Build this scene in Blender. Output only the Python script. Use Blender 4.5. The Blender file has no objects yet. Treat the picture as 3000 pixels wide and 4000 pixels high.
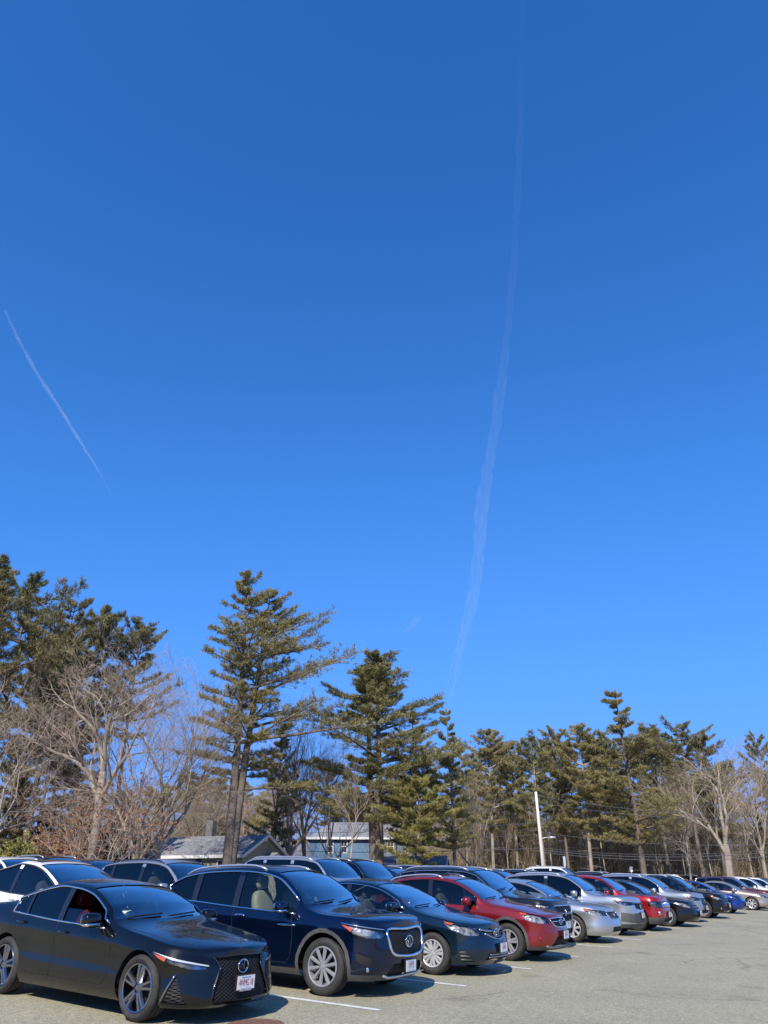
import bpy, bmesh, math, random
import numpy as np
from mathutils import Vector, Matrix
from mathutils.bvhtree import BVHTree
R = math.radians
S = bpy.context.scene
COL = S.collection
# ------------------------------------------------------------------ camera, world, sun
CAMH = 1.45; PITCH = R(26.5); FPX = 2900.0
cam = bpy.data.cameras.new('camera'); camo = bpy.data.objects.new('camera', cam); COL.objects.link(camo)
cam.sensor_fit = 'VERTICAL'; cam.sensor_height = 36.0; cam.sensor_width = 27.0
cam.lens = 36.0 * FPX / 4000.0
cam.clip_start = 0.1; cam.clip_end = 300000
camo.location = (0, 0, CAMH); camo.rotation_euler = (R(90) + PITCH, 0, 0)
S.camera = camo
SUN_EL = 40.0; SUN_AZ = 194.0        # azimuth clockwise from +Y: behind the camera, a little to its left
W = bpy.data.worlds.new('World'); S.world = W; W.use_nodes = True
nt = W.node_tree; nt.nodes.clear()
sky = nt.nodes.new('ShaderNodeTexSky'); sky.sky_type = 'NISHITA'; sky.sun_disc = False
sky.sun_elevation = R(SUN_EL); sky.sun_rotation = R(SUN_AZ)
sky.altitude = 50; sky.air_density = 0.8; sky.dust_density = 0.0; sky.ozone_density = 5.0
bg = nt.nodes.new('ShaderNodeBackground'); SKYSTR = 0.14; bg.inputs[1].default_value = SKYSTR
wo = nt.nodes.new('ShaderNodeOutputWorld')
# colour response of the phone camera: deep, saturated winter blue
sep = nt.nodes.new('ShaderNodeSeparateColor'); cmb = nt.nodes.new('ShaderNodeCombineColor'); nt.links.new(sky.outputs[0], sep.inputs[0])
for i_, (a_, g_, m_) in enumerate(((3.1, 1.62, 0.21), (5.9, 1.57, 0.54), (6.6, 1.58, 1.50))):
    def M_(op, x, y):
        n_ = nt.nodes.new('ShaderNodeMath'); n_.operation = op
        for k_, v_ in enumerate((x, y)):
            if isinstance(v_, (int, float)): n_.inputs[k_].default_value = v_
            else: nt.links.new(v_, n_.inputs[k_])
        return n_.outputs[0]
    y_ = M_('MULTIPLY', M_('POWER', M_('MULTIPLY', sep.outputs[i_], SKYSTR), g_), a_)
    q_ = M_('DIVIDE', y_, M_('ADD', M_('DIVIDE', y_, m_), 1.0))
    nt.links.new(M_('MULTIPLY', q_, 1 / (1.19 * SKYSTR)), cmb.inputs[i_])
nt.links.new(cmb.outputs[0], bg.inputs[0]); nt.links.new(bg.outputs[0], wo.inputs[0])
sl = bpy.data.lights.new('sun', 'SUN'); sl.energy = 5.0; sl.angle = R(0.53); sl.color = (1.0, 0.93, 0.82)
so = bpy.data.objects.new('sun', sl); COL.objects.link(so)
_d = Vector((math.sin(R(SUN_AZ)) * math.cos(R(SUN_EL)), math.cos(R(SUN_AZ)) * math.cos(R(SUN_EL)), math.sin(R(SUN_EL))))
so.rotation_euler = _d.to_track_quat('Z', 'Y').to_euler(); so.location = (0, 0, 30)
S.view_settings.view_transform = 'Standard'; S.view_settings.look = 'None'; S.view_settings.gamma = 1; S.view_settings.exposure = 0.25
S.cycles.max_bounces = 10; S.cycles.transparent_max_bounces = 16; S.cycles.glossy_bounces = 4; S.cycles.volume_bounces = 0

# ------------------------------------------------------------------ lot frame and ground
HEAD = R(-32.0)                                   # heading of the parked cars
FWD = np.array([math.cos(HEAD), math.sin(HEAD)]); BACK = -FWD
ROW = np.array([math.cos(R(60)), math.sin(R(60))])
P0 = np.array([-2.91, 10.29])
def sstep(t): t = max(0.0, min(1.0, t)); return t * t * (3 - 2 * t)
def backd(x, y): return (x - P0[0]) * BACK[0] + (y - P0[1]) * BACK[1]
def G(x, y):
    b = backd(x, y)
    if b > 7: z = 0.245 + 0.035 * 15 * (1 - math.exp(-(b - 7) / 15.0)) 
    elif b > -14: z = 0.035 * b
    else: z = -0.49 - 0.035 * 10 * (1 - math.exp((b + 14) / 10.0))
    return z
def raydir(px, py):
    X = (px - 1500) / FPX; Y = (2000 - py) / FPX
    return X, math.cos(PITCH) - math.sin(PITCH) * Y, math.sin(PITCH) + math.cos(PITCH) * Y
def atpx(px, d, py=3400):
    X, fw, up = raydir(px, py); return X / fw * d, d
def height_for(px, py, d):
    X, fw, up = raydir(px, py); return CAMH + up / fw * d
def ground_at(px, py):
    X, fw, up = raydir(px, py); lo, hi = 1.0, 300.0
    for _ in range(60):
        t = (lo + hi) / 2
        if CAMH + up * t > G(X * t, fw * t): lo = t
        else: hi = t
    return X * t, fw * t

# ------------------------------------------------------------------ object helpers
def clean(mesh_name): return mesh_name
def link(name, mesh, parent=None, mats=None):
    o = bpy.data.objects.new(name, mesh); COL.objects.link(o)
    if parent is not None: o.parent = parent
    if mats:
        for m in (mats if isinstance(mats, (list, tuple)) else [mats]): mesh.materials.append(m)
    return o
def bm_obj(name, bm, mat, parent=None, smooth=True, angle=None):
    if angle is not None:
        bm.normal_update()
        for e in bm.edges:
            if len(e.link_faces) == 2:
                e.smooth = e.calc_face_angle(0) < R(angle)
    for f in bm.faces: f.smooth = smooth
    me = bpy.data.meshes.new(name); bm.to_mesh(me); bm.free()
    return link(name, me, parent, mat)
def np_obj(name, V, F, mat, parent=None, smooth=False):
    """V (n,3), F (m,k) one face size"""
    me = bpy.data.meshes.new(name); k = F.shape[1]
    me.vertices.add(len(V)); me.vertices.foreach_set('co', np.asarray(V, np.float32).ravel())
    me.loops.add(F.size); me.loops.foreach_set('vertex_index', F.astype(np.int32).ravel())
    me.polygons.add(len(F)); me.polygons.foreach_set('loop_start', np.arange(0, F.size, k, dtype=np.int32))
    me.polygons.foreach_set('use_smooth', np.full(len(F), smooth)); me.update(calc_edges=True); me.validate()
    return link(name, me, parent, mat)
def tag(o, label=None, cat=None, group=None, kind=None):
    if label: o['label'] = label
    if cat: o['category'] = cat
    if group: o['group'] = group
    if kind: o['kind'] = kind
    return o
def empty(name, loc=(0, 0, 0), rz=0):
    o = bpy.data.objects.new(name, None); COL.objects.link(o); o.location = loc; o.rotation_euler = (0, 0, rz)
    o.empty_display_size = 0.2
    return o
def box(bm, x0, x1, y0, y1, z0, z1, M=None):
    vs = [bm.verts.new((x, y, z)) for x in (x0, x1) for y in (y0, y1) for z in (z0, z1)]
    if M is not None:
        for v in vs: v.co = M @ v.co
    for q in ((0, 1, 3, 2), (4, 6, 7, 5), (0, 4, 5, 1), (2, 3, 7, 6), (0, 2, 6, 4), (1, 5, 7, 3)): bm.faces.new([vs[i] for i in q])
    return vs
def sup(bm, c, s, n=3.0, nu=16, nv=10, M=None):
    """superellipsoid centre c half sizes s"""
    def sp(a, e): return math.copysign(abs(a) ** e, a)
    e = 2.0 / n; rows = []
    for i in range(nv + 1):
        v = -math.pi / 2 + math.pi * i / nv; row = []
        for j in range(nu):
            if i in (0, nv) and j: row.append(row[0]); continue
            u = 2 * math.pi * j / nu
            p = Vector((s[0] * sp(math.cos(v), e) * sp(math.cos(u), e), s[1] * sp(math.cos(v), e) * sp(math.sin(u), e), s[2] * sp(math.sin(v), e)))
            if M is not None: p = M @ p
            row.append(bm.verts.new(Vector(c) + p))
        rows.append(row)
    for i in range(nv):
        for j in range(nu):
            a, b, c2, d = rows[i][j], rows[i][(j + 1) % nu], rows[i + 1][(j + 1) % nu], rows[i + 1][j]
            f = []
            for q in (a, b, c2, d):
                if q not in f: f.append(q)
            if len(f) > 2:
                try: bm.faces.new(f)
                except ValueError: pass
def tube(bm, pts, r, n=6, closed=False, cap=True, flat=1.0):
    pts = [Vector(p) for p in pts]; m = len(pts); rings = []
    up0 = Vector((0, 0, 1))
    for i, p in enumerate(pts):
        if closed: t = pts[(i + 1) % m] - pts[i - 1]
        else: t = pts[min(i + 1, m - 1)] - pts[max(i - 1, 0)]
        if t.length < 1e-9: t = Vector((1, 0, 0))
        t.normalize()
        a = t.cross(up0)
        if a.length < 0.1: a = t.cross(Vector((0, 1, 0)))
        a.normalize(); b = a.cross(t)
        rr = r[i] if isinstance(r, (list, tuple)) else r
        rings.append([bm.verts.new(p + a * (rr * math.cos(2 * math.pi * k / n)) + b * (rr * flat * math.sin(2 * math.pi * k / n))) for k in range(n)])
    for i in range(m if closed else m - 1):
        A, B = rings[i], rings[(i + 1) % m]
        for k in range(n): bm.faces.new((A[k], A[(k + 1) % n], B[(k + 1) % n], B[k]))
    if cap and not closed: bm.faces.new(rings[0][::-1]); bm.faces.new(rings[-1])
def lathe(bm, prof, n=32, axis='y', c=(0, 0, 0)):
    """prof: list of (radius, along)"""
    rows = []
    for r, a in prof:
        row = []
        for k in range(n):
            t = 2 * math.pi * k / n
            p = (r * math.cos(t), a, r * math.sin(t)) if axis == 'y' else ((r * math.cos(t), r * math.sin(t), a) if axis == 'z' else (a, r * math.cos(t), r * math.sin(t)))
            row.append(bm.verts.new(Vector(p) + Vector(c)))
        rows.append(row)
    for i in range(len(rows) - 1):
        for k in range(n): bm.faces.new((rows[i][k], rows[i][(k + 1) % n], rows[i + 1][(k + 1) % n], rows[i + 1][k]))
def pch(pts, x):
    """monotone cubic through pts"""
    P = sorted(pts); n = len(P)
    if x <= P[0][0]: return P[0][1]
    if x >= P[-1][0]: return P[-1][1]
    d = [(P[i + 1][1] - P[i][1]) / (P[i + 1][0] - P[i][0]) for i in range(n - 1)]
    def m(i):
        if i == 0: return d[0]
        if i == n - 1: return d[-1]
        if d[i - 1] * d[i] <= 0: return 0.0
        w1 = 2 * (P[i + 1][0] - P[i][0]) + (P[i][0] - P[i - 1][0]); w2 = (P[i + 1][0] - P[i][0]) + 2 * (P[i][0] - P[i - 1][0])
        return (w1 + w2) / (w1 / d[i - 1] + w2 / d[i])
    for i in range(n - 1):
        if x <= P[i + 1][0]:
            h = P[i + 1][0] - P[i][0]; t = (x - P[i][0]) / h
            return ((2*t**3-3*t*t+1)*P[i][1] + (t**3-2*t*t+t)*h*m(i) + (-2*t**3+3*t*t)*P[i+1][1] + (t**3-t*t)*h*m(i+1))
def lin(pts, x):
    return float(np.interp(x, [p[0] for p in pts], [p[1] for p in pts]))

# ------------------------------------------------------------------ materials
MATS = {}
def mat(name, base=(0.5, 0.5, 0.5), rough=0.5, metal=0.0, coat=0.0, spec=0.5, emis=None):
    if name in MATS: return MATS[name]
    m = bpy.data.materials.new(name); m.use_nodes = True
    b = m.node_tree.nodes['Principled BSDF']
    b.inputs['Base Color'].default_value = (*base, 1); b.inputs['Roughness'].default_value = rough; b.inputs['Metallic'].default_value = metal
    b.inputs['Coat Weight'].default_value = coat; b.inputs['Coat Roughness'].default_value = 0.03; b.inputs['Specular IOR Level'].default_value = spec
    MATS[name] = m
    return m
def N(m, t, **kw):
    n = m.node_tree.nodes.new(t)
    for k, v in kw.items():
        if k.startswith('_'): setattr(n, k[1:], v)
        else: n.inputs[k.replace('__', ' ')].default_value = v
    return n
def L(m, a, ao, b, bi): m.node_tree.links.new(a.outputs[ao], b.inputs[bi])
def ramp(m, pts):
    n = m.node_tree.nodes.new('ShaderNodeValToRGB'); e = n.color_ramp.elements
    while len(e) > 1: e.remove(e[0])
    e[0].position = pts[0][0]; e[0].color = (*pts[0][1], 1)
    for p, c in pts[1:]:
        q = e.new(p); q.color = (*c, 1)
    return n
def noisy(name, c1, c2, scale, rough=0.8, bump=0.0, metal=0.0, coord='Object', detail=4, stretch=None, coat=0, bdist=0.02):
    if name in MATS: return MATS[name]
    m = mat(name, c1, rough, metal, coat); b = m.node_tree.nodes['Principled BSDF']
    tc = N(m, 'ShaderNodeTexCoord'); nz = N(m, 'ShaderNodeTexNoise', Scale=scale, Detail=detail, Roughness=0.6)
    if stretch:
        mp = N(m, 'ShaderNodeMapping'); mp.inputs['Scale'].default_value = stretch; L(m, tc, coord, mp, 0); L(m, mp, 0, nz, 'Vector')
    else: L(m, tc, coord, nz, 'Vector')
    rp = ramp(m, [(0.3, c1), (0.7, c2)]); L(m, nz, 0, rp, 0); L(m, rp, 0, b, 'Base Color')
    if bump:
        bp = N(m, 'ShaderNodeBump', Strength=bump, Distance=bdist); L(m, nz, 0, bp, 'Height'); L(m, bp, 0, b, 'Normal')
    return m
def paint(name, c, metal=0.5, rough=0.32, dirt=0.25):
    if name in MATS: return MATS[name]
    m = mat(name, c, rough, metal, 1.0, .5 if max(c) > .05 else .12); b = m.node_tree.nodes['Principled BSDF']
    tc = N(m, 'ShaderNodeTexCoord'); nz = N(m, 'ShaderNodeTexNoise', Scale=2.2, Detail=6, Roughness=0.65); L(m, tc, 'Object', nz, 'Vector')
    # thin road dust: more of it low on the body
    sx = N(m, 'ShaderNodeSeparateXYZ'); L(m, tc, 'Object', sx, 0)
    mr = N(m, 'ShaderNodeMapRange'); mr.inputs['From Min'].default_value = 0.15; mr.inputs['From Max'].default_value = 0.85; mr.inputs['To Min'].default_value = 1.0; mr.inputs['To Max'].default_value = 0.25
    L(m, sx, 'Z', mr, 0)
    mu = N(m, 'ShaderNodeMath', _operation='MULTIPLY'); L(m, mr, 0, mu, 0); L(m, nz, 0, mu, 1)
    m2 = N(m, 'ShaderNodeMath', _operation='MULTIPLY'); L(m, mu, 0, m2, 0); m2.inputs[1].default_value = dirt
    mx = N(m, 'ShaderNodeMix', _data_type='RGBA'); mx.inputs[6].default_value = (*c, 1); mx.inputs[7].default_value = (0.16, 0.145, 0.12, 1); L(m, m2, 0, mx, 0)
    # inside of the shell is dark trim
    ge = N(m, 'ShaderNodeNewGeometry'); m3 = N(m, 'ShaderNodeMix', _data_type='RGBA'); m3.inputs[7].default_value = (0.012, 0.012, 0.013, 1)
    L(m, ge, 'Backfacing', m3, 0); L(m, mx, 2, m3, 6); L(m, m3, 2, b, 'Base Color')
    inv = N(m, 'ShaderNodeMath', _operation='SUBTRACT'); inv.inputs[0].default_value = 1.0; L(m, ge, 'Backfacing', inv, 1); cw = N(m, 'ShaderNodeMath', _operation='MULTIPLY'); cw.inputs[1].default_value = 1.0; L(m, inv, 0, cw, 0); L(m, cw, 0, b, 'Coat Weight')
    mm = N(m, 'ShaderNodeMath', _operation='MULTIPLY'); mm.inputs[1].default_value = metal; L(m, inv, 0, mm, 0); L(m, mm, 0, b, 'Metallic')
    r2 = N(m, 'ShaderNodeMapRange'); r2.inputs['To Min'].default_value = 0.02; r2.inputs['To Max'].default_value = 0.02 + 0.25 * dirt; L(m, nz, 0, r2, 0); L(m, r2, 0, b, 'Coat Roughness')
    return m
def glass(name, tint, boost=1.5, rough=0.0):
    if name in MATS: return MATS[name]
    m = bpy.data.materials.new(name); m.use_nodes = True; MATS[name] = m
    m.node_tree.nodes.clear()
    fr = N(m, 'ShaderNodeFresnel', IOR=1.5); mu = N(m, 'ShaderNodeMath', _operation='MULTIPLY', _use_clamp=True); mu.inputs[1].default_value = boost; L(m, fr, 0, mu, 0)
    tr = N(m, 'ShaderNodeBsdfTransparent'); tr.inputs[0].default_value = (*tint, 1); gl = N(m, 'ShaderNodeBsdfGlossy', Roughness=rough)
    mx = N(m, 'ShaderNodeMixShader'); L(m, mu, 0, mx, 0); L(m, tr, 0, mx, 1); L(m, gl, 0, mx, 2)
    out = N(m, 'ShaderNodeOutputMaterial'); L(m, mx, 0, out, 0)
    return m
GL_F = glass('windshield_glass', (0.60, 0.70, 0.70), 5.0); GL_S = glass('side_glass', (0.55, 0.62, 0.60), 1.6); GL_T = glass('privacy_glass', (0.035, 0.035, 0.04), 1.5)
GL_L = glass('lamp_lens', (0.9, 0.9, 0.9), 1.6)
CHROME = mat('chrome', (0.82, 0.82, 0.84), 0.12, 1.0); ALU = mat('brushed_alloy', (0.55, 0.55, 0.57), 0.28, 1.0); SILVRAIL = mat('satin_rail', (0.62, 0.63, 0.64), 0.35, 0.8)
BLK = mat('gloss_black', (0.012, 0.012, 0.014), 0.15, 0.0, 0.6); PLAST = noisy('grey_cladding', (0.055, 0.055, 0.056), (0.085, 0.083, 0.08), 9, 0.62)
PLASTG = noisy('silver_grey_trim', (0.16, 0.16, 0.16), (0.21, 0.21, 0.20), 9, 0.5)
DARK = mat('cavity_black', (0.006, 0.006, 0.007), 0.8); RUBBER = noisy('tyre_rubber', (0.016, 0.015, 0.015), (0.040, 0.038, 0.034), 14, 0.75, 0.2)
DARKRIM = mat('machined_dark_rim', (0.34, 0.34, 0.37), 0.14, 1.0); STEELRIM = mat('painted_alloy', (0.42, 0.42, 0.44), 0.28, 0.5); HUBCAP = mat('hubcap_silver', (0.62, 0.62, 0.62), 0.34, 0.5)
IN_DARK = mat('dark_cabin', (0.02, 0.02, 0.022), 0.7); IN_BEIGE = mat('cream_leather', (0.55, 0.50, 0.36), 0.5); IN_RED = mat('red_leather', (0.13, 0.010, 0.008), 0.5); IN_GREY = mat('grey_cloth', (0.10, 0.10, 0.10), 0.85)
AMBER = mat('amber_lens', (0.50, 0.085, 0.012), 0.10, 0.0, 1.0); REFL = noisy('lamp_reflector', (0.82, 0.83, 0.82), (0.10, 0.10, 0.11), 13, 0.15, 0.6, 0.5, detail=1, bdist=0.03)
REFLD = noisy('dark_lamp_reflector', (0.5, 0.5, 0.55), (0.02, 0.02, 0.025), 11, 0.12, 0.5, 0.8, detail=1, bdist=0.03)
WLED = mat('lamp_strip_white', (0.45, 0.47, 0.5), 0.25, 0.0, 1.0)
PLATEW = mat('plate_white', (0.74, 0.75, 0.76), 0.35); PLATER = mat('plate_red', (0.30, 0.015, 0.02), 0.4); PLATEB = mat('plate_blue', (0.05, 0.22, 0.5), 0.4); PLATEG = mat('plate_green', (0.03, 0.2, 0.1), 0.4)
STICK = mat('sticker_pale', (0.62, 0.72, 0.5), 0.5); STICKW = mat('sticker_white', (0.75, 0.77, 0.72), 0.5); REDL = mat('tail_lens', (0.35, 0.01, 0.012), 0.15, 0, 1.0)
def honey():
    m = mat('grille_mesh', (.006, .006, .007), .55, 0.0, 0.0, .25); b = m.node_tree.nodes['Principled BSDF']
    tc = N(m, 'ShaderNodeTexCoord'); sx = N(m, 'ShaderNodeSeparateXYZ'); L(m, tc, 'Object', sx, 0)
    def M_(op, x, y=None):
        n = N(m, 'ShaderNodeMath', _operation=op)
        for k, v in enumerate((x, y)):
            if v is None: continue
            if isinstance(v, (int, float)): n.inputs[k].default_value = v
            else: m.node_tree.links.new(v, n.inputs[k])
        return n.outputs[0]
    u = M_('MULTIPLY', sx.outputs['Y'], math.pi / .064); v = M_('MULTIPLY', sx.outputs['Z'], math.pi / .036)
    w = M_('MINIMUM', M_('ABSOLUTE', M_('SINE', M_('ADD', u, v))), M_('ABSOLUTE', M_('SINE', M_('SUBTRACT', u, v))))
    rp = ramp(m, [(.16, (.045, .046, .05)), (.30, (.002, .002, .002))]); m.node_tree.links.new(w, rp.inputs[0]); L(m, rp, 0, b, 'Base Color')
    bp = N(m, 'ShaderNodeBump', Strength=.7, Distance=.012); bp.invert = True; m.node_tree.links.new(w, bp.inputs['Height']); L(m, bp, 0, b, 'Normal')
    return m
def bars():
    m = mat('grille_bars', (0.01, 0.01, 0.011), 0.4); b = m.node_tree.nodes['Principled BSDF']
    tc = N(m, 'ShaderNodeTexCoord'); wv = N(m, 'ShaderNodeTexWave', Scale=5.5, _wave_type='BANDS', _bands_direction='Z'); L(m, tc, 'Object', wv, 'Vector')
    rp = ramp(m, [(0.35, (0.004, 0.004, 0.004)), (0.7, (0.05, 0.05, 0.052))]); L(m, wv, 'Fac' if 'Fac' in wv.outputs else 1, rp, 0); L(m, rp, 0, b, 'Base Color')
    bp = N(m, 'ShaderNodeBump', Strength=0.8, Distance=0.03); L(m, wv, 1, bp, 'Height'); L(m, bp, 0, b, 'Normal')
    return m
HONEY = honey(); BARS = bars()

# ------------------------------------------------------------------ car generator
# body coordinates: X forward with the front axle at X=0, Y to the car's left, Z up; s = distance back from the front bumper
WP = [(0, .90), (.10, .955), (.30, .985), (.52, .972), (.70, .978), (.80, .998), (.85, .996), (.92, .975), (1, .950)]
class Body:
    def __init__(s_, sp):
        s_.sp = sp; g = sp.get
        s_.L, s_.W, s_.foh = sp['L'], sp['W'], sp['foh']; s_.hw = sp['W'] / 2
        s_.Rf, s_.nf, s_.Rr, s_.nr = g('Rf', .62), g('nf', 2.7), g('Rr', .45), g('nr', 3.0)
        s_.fb = g('fb', [(0, .10), (.2, .015), (.42, 0), (.7, .035), (.88, .09), (1, .17)])
        s_.rb = g('rb', [(0, .10), (.2, .02), (.45, 0), (.7, .03), (1, .07)])
        s_.zb0 = g('gc', .20); s_.flare = g('flare', .012); s_.q = g('q', 1.0); s_.wp = g('wp', WP)
        s_.drop = g('drop', .055); s_.tum = g('tum', .36)
        s_.outline(); s_.build()
    def X(s_, s): return s_.foh - s
    def outline(s_):
        o = []; nfp = int(16 * s_.q) + 2; nrp = int(8 * s_.q) + 2
        for i in range(nfp + 1):
            ph = math.pi / 2 * i / nfp; o.append((s_.Rf * (1 - math.cos(ph) ** (2 / s_.nf)), math.sin(ph) ** (2 / s_.nf)))
        n = max(12, int((s_.L - s_.Rf - s_.Rr) / .075 * s_.q))
        for i in range(1, n): o.append((s_.Rf + (s_.L - s_.Rf - s_.Rr) * i / n, 1.0))
        for i in range(nrp, -1, -1):
            ph = math.pi / 2 * i / nrp; o.append((s_.L - s_.Rr * (1 - math.cos(ph) ** (2 / s_.nr)), math.sin(ph) ** (2 / s_.nr)))
        s_.out = o
        s_.arc = [0]
        for i in range(1, len(o)): s_.arc.append(s_.arc[-1] + math.hypot(o[i][0] - o[i - 1][0], (o[i][1] - o[i - 1][1]) * s_.hw))
    def zsh(s_, s): return pch(s_.sp['sh'], s)
    def ztop(s_, s): return max(pch(s_.sp['top'], s), s_.zsh(s) + .004)
    def zbot(s_, s): return s_.zb0 + .05 * max(0, 1 - s / .5) * 0 + .10 * max(0, (s - (s_.L - .6)) / .6)
    def ring(s_, s, k, v):
        """s station on outline, k half width factor, v height fraction -> x,y,z"""
        zsh = s_.zsh(s); z0 = s_.zbot(s); z = z0 + v * (zsh - z0)
        w = pch(s_.wp, v); y = s_.hw * k * (w if k > .98 else (w * k + (1 - k)))
        for ax in (s_.foh, s_.foh + s_.sp['wb']):
            y += s_.flare * k * math.exp(-((s - ax) / .36) ** 2) * math.exp(-((v - .55) / .3) ** 2)
        ss = s + pch(s_.fb, v) * max(0, 1 - s / 1.1) - pch(s_.rb, v) * max(0, 1 - (s_.L - s) / .9)
        return ss, y, z
    def section(s_, s, yj):
        """corner point and centre for the upper section at station s for half width yj"""
        zs = s_.zsh(s); zt = s_.ztop(s); dz = zt - zs
        cab = sstep((dz - .05) / .25)
        d = min(s_.drop, dz * .8) * (1 - cab) * .75 + cab * s_.drop
        zc = zs + max(0, dz - d)
        if dz < .25: zc = min(zc, zs + dz * .55) if cab < 1 else zc
        tum = s_.tum * cab + (1 - cab) * .55
        yc = max(yj * .5, yj - tum * (zc - zs) - .02)
        return zs, zc, zt, yc
    def corner(s_, s):
        y = s_.ring(s, 1.0, 1)[1]; zs, zc, zt, yc = s_.section(s, y); return yc, zc
    def build(s_):
        bm = bmesh.new(); q = s_.q; M = int(15 * q); N_ = len(s_.out) - 1
        rings = {}
        def vget(j, i, sd):
            sd2 = 1 if j in (0, N_) else sd
            key = (j, i, sd2)
            if key not in rings:
                s, k = s_.out[j]; x, y, z = s_.ring(s, k, i / M)
                rings[key] = bm.verts.new((s_.X(x), (0 if j in (0, N_) else y * sd), z))
            return rings[key]
        for sd in (1, -1):
            for j in range(N_):
                for i in range(M):
                    f = [vget(j, i, sd), vget(j + 1, i, sd), vget(j + 1, i + 1, sd), vget(j, i + 1, sd)]
                    if sd == 1: f = f[::-1]
                    try: bm.faces.new(f)
                    except ValueError: pass
        ns, nc, nt_ = int(6 * q) + 1, int(4 * q) + 1, int(8 * q) + 1
        lines = {}
        for j in range(1, N_):
            vr = vget(j, M, -1); vl = vget(j, M, 1); x = vl.co.x; yj = vl.co.y; s = s_.foh - x
            zs, zc, zt, yc = s_.section(s, yj); zs = vl.co.z
            pts = []
            A = (yj, zs); Cn = (yc, zc); rho = .18
            Bp = (A[0] + (Cn[0] - A[0]) * (1 - rho), A[1] + (Cn[1] - A[1]) * (1 - rho))
            fr = .16; y2 = yc * (1 - fr)
            def topz(y): return zt - (zt - zc) * (abs(y) / max(yc, 1e-4)) ** 2.3
            D = (y2, topz(y2))
            for i in range(1, ns + 1):
                t = i / ns; b = .012 * math.sin(math.pi * t) * min(1, (zc - zs) / .3); pts.append((A[0] + (Bp[0] - A[0]) * t + b, A[1] + (Bp[1] - A[1]) * t))
            for i in range(1, nc + 1):
                t = i / nc; pts.append(((1 - t) ** 2 * Bp[0] + 2 * t * (1 - t) * Cn[0] + t * t * D[0], (1 - t) ** 2 * Bp[1] + 2 * t * (1 - t) * Cn[1] + t * t * D[1]))
            for i in range(1, nt_ + 1):
                y = y2 * (1 - i / nt_); pts.append((y, topz(y)))
            left = [vl] + [bm.verts.new((x, p[0], p[1])) for p in pts]
            right = [vr] + [bm.verts.new((x, -p[0], p[1])) for p in pts[:-1]] + [left[-1]]
            lines[j] = (left, right)
        K = ns + nc + nt_
        for j in range(1, N_ - 1):
            for idx in (0, 1):
                a, b = lines[j][idx], lines[j + 1][idx]
                for i in range(K):
                    f = [a[i], b[i], b[i + 1], a[i + 1]]
                    if idx == 0: f = f[::-1]
                    bm.faces.new(f)
        for jj, p in ((1, vget(0, M, 1)), (N_ - 1, vget(N_, M, 1))):
            for idx in (0, 1):
                a = lines[jj][idx]
                for i in range(K):
                    f = [p, a[i], a[i + 1]]
                    if (idx == 0) == (jj == 1): f = f[::-1]
                    bm.faces.new(f)
        bmesh.ops.recalc_face_normals(bm, faces=bm.faces[:])
        tf = max(bm.faces, key=lambda f: f.calc_center_median().z)
        if tf.normal.z < 0: bmesh.ops.reverse_faces(bm, faces=bm.faces[:])
        bm.normal_update()
        s_.bm = bm; s_.lay = bm.faces.layers.int.new('reg'); s_.lay2 = bm.faces.layers.int.new('arch'); s_.lay = bm.faces.layers.int['reg']; s_.bvh = BVHTree.FromBMesh(bm); s_.regs = []
        bm.normal_update()
    # ---- surface lookups
    def on_side(s_, s, z, sd=-1, off=0.0):
        h = s_.bvh.ray_cast(Vector((s_.X(s), sd * 3, z)), Vector((0, -sd, 0)))
        if h[0] is None: return Vector((s_.X(s), sd * s_.hw, z)), Vector((0, sd, 0))
        n = h[1] if h[1].y * sd > 0 else -h[1]
        return h[0] + n * off, n
    def on_front(s_, y, z, off=0.0):
        h = s_.bvh.ray_cast(Vector((8, y, z)), Vector((-1, 0, 0)))
        if h[0] is None: return Vector((s_.foh, y, z)), Vector((1, 0, 0))
        n = h[1] if h[1].x > 0 else -h[1]
        return h[0] + n * off, n
    def on_top(s_, s, y, off=0.0):
        h = s_.bvh.ray_cast(Vector((s_.X(s), y, 4)), Vector((0, 0, -1)))
        if h[0] is None: return Vector((s_.X(s), y, 1)), Vector((0, 0, 1))
        n = h[1] if h[1].z > 0 else -h[1]
        return h[0] + n * off, n
    def arcpt(s_, p):
        a = np.array(s_.arc); s = np.interp(p, a, [q[0] for q in s_.out]); k = np.interp(p, a, [q[1] for q in s_.out]); return float(s), float(k)
    def on_arc(s_, p, z, sd=-1, off=0.0):
        """p = distance round the outline from the front centre"""
        s, k = s_.arcpt(p); y = k * s_.hw * sd
        c = Vector((s_.X(s), y, z)); n = Vector((1, sd * .9, 0)).normalized() if s < 1.0 else Vector((0, sd, 0))
        h = s_.bvh.ray_cast(c + n * 2, -n)
        if h[0] is None: return c, n
        m = h[1] if h[1].dot(n) > 0 else -h[1]
        return h[0] + m * off, m
    # ---- cutting
    def cut(s_, poly, proj, rid, sel, ang=None, mirror=False):
        """poly in projected coords; proj side|front|top|diag. rid: region id (-1 delete)"""
        if proj == 'side': ax = Vector((0, 1, 0)); to3 = lambda p: Vector((p[0], 0, p[1])); pr = lambda c: (c.x, c.z)
        elif proj == 'front': ax = Vector((1, 0, 0)); to3 = lambda p: Vector((0, p[0], p[1])); pr = lambda c: (c.y, c.z)
        elif proj == 'top': ax = Vector((0, 0, 1)); to3 = lambda p: Vector((p[0], p[1], 0)); pr = lambda c: (c.x, c.y)
        else:
            a = ang; ax = Vector((math.cos(a), math.sin(a), 0)); ux = Vector((-math.sin(a), math.cos(a), 0))
            to3 = lambda p: ux * p[0] + Vector((0, 0, p[1])); pr = lambda c: (c.dot(ux), c.z)
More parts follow.
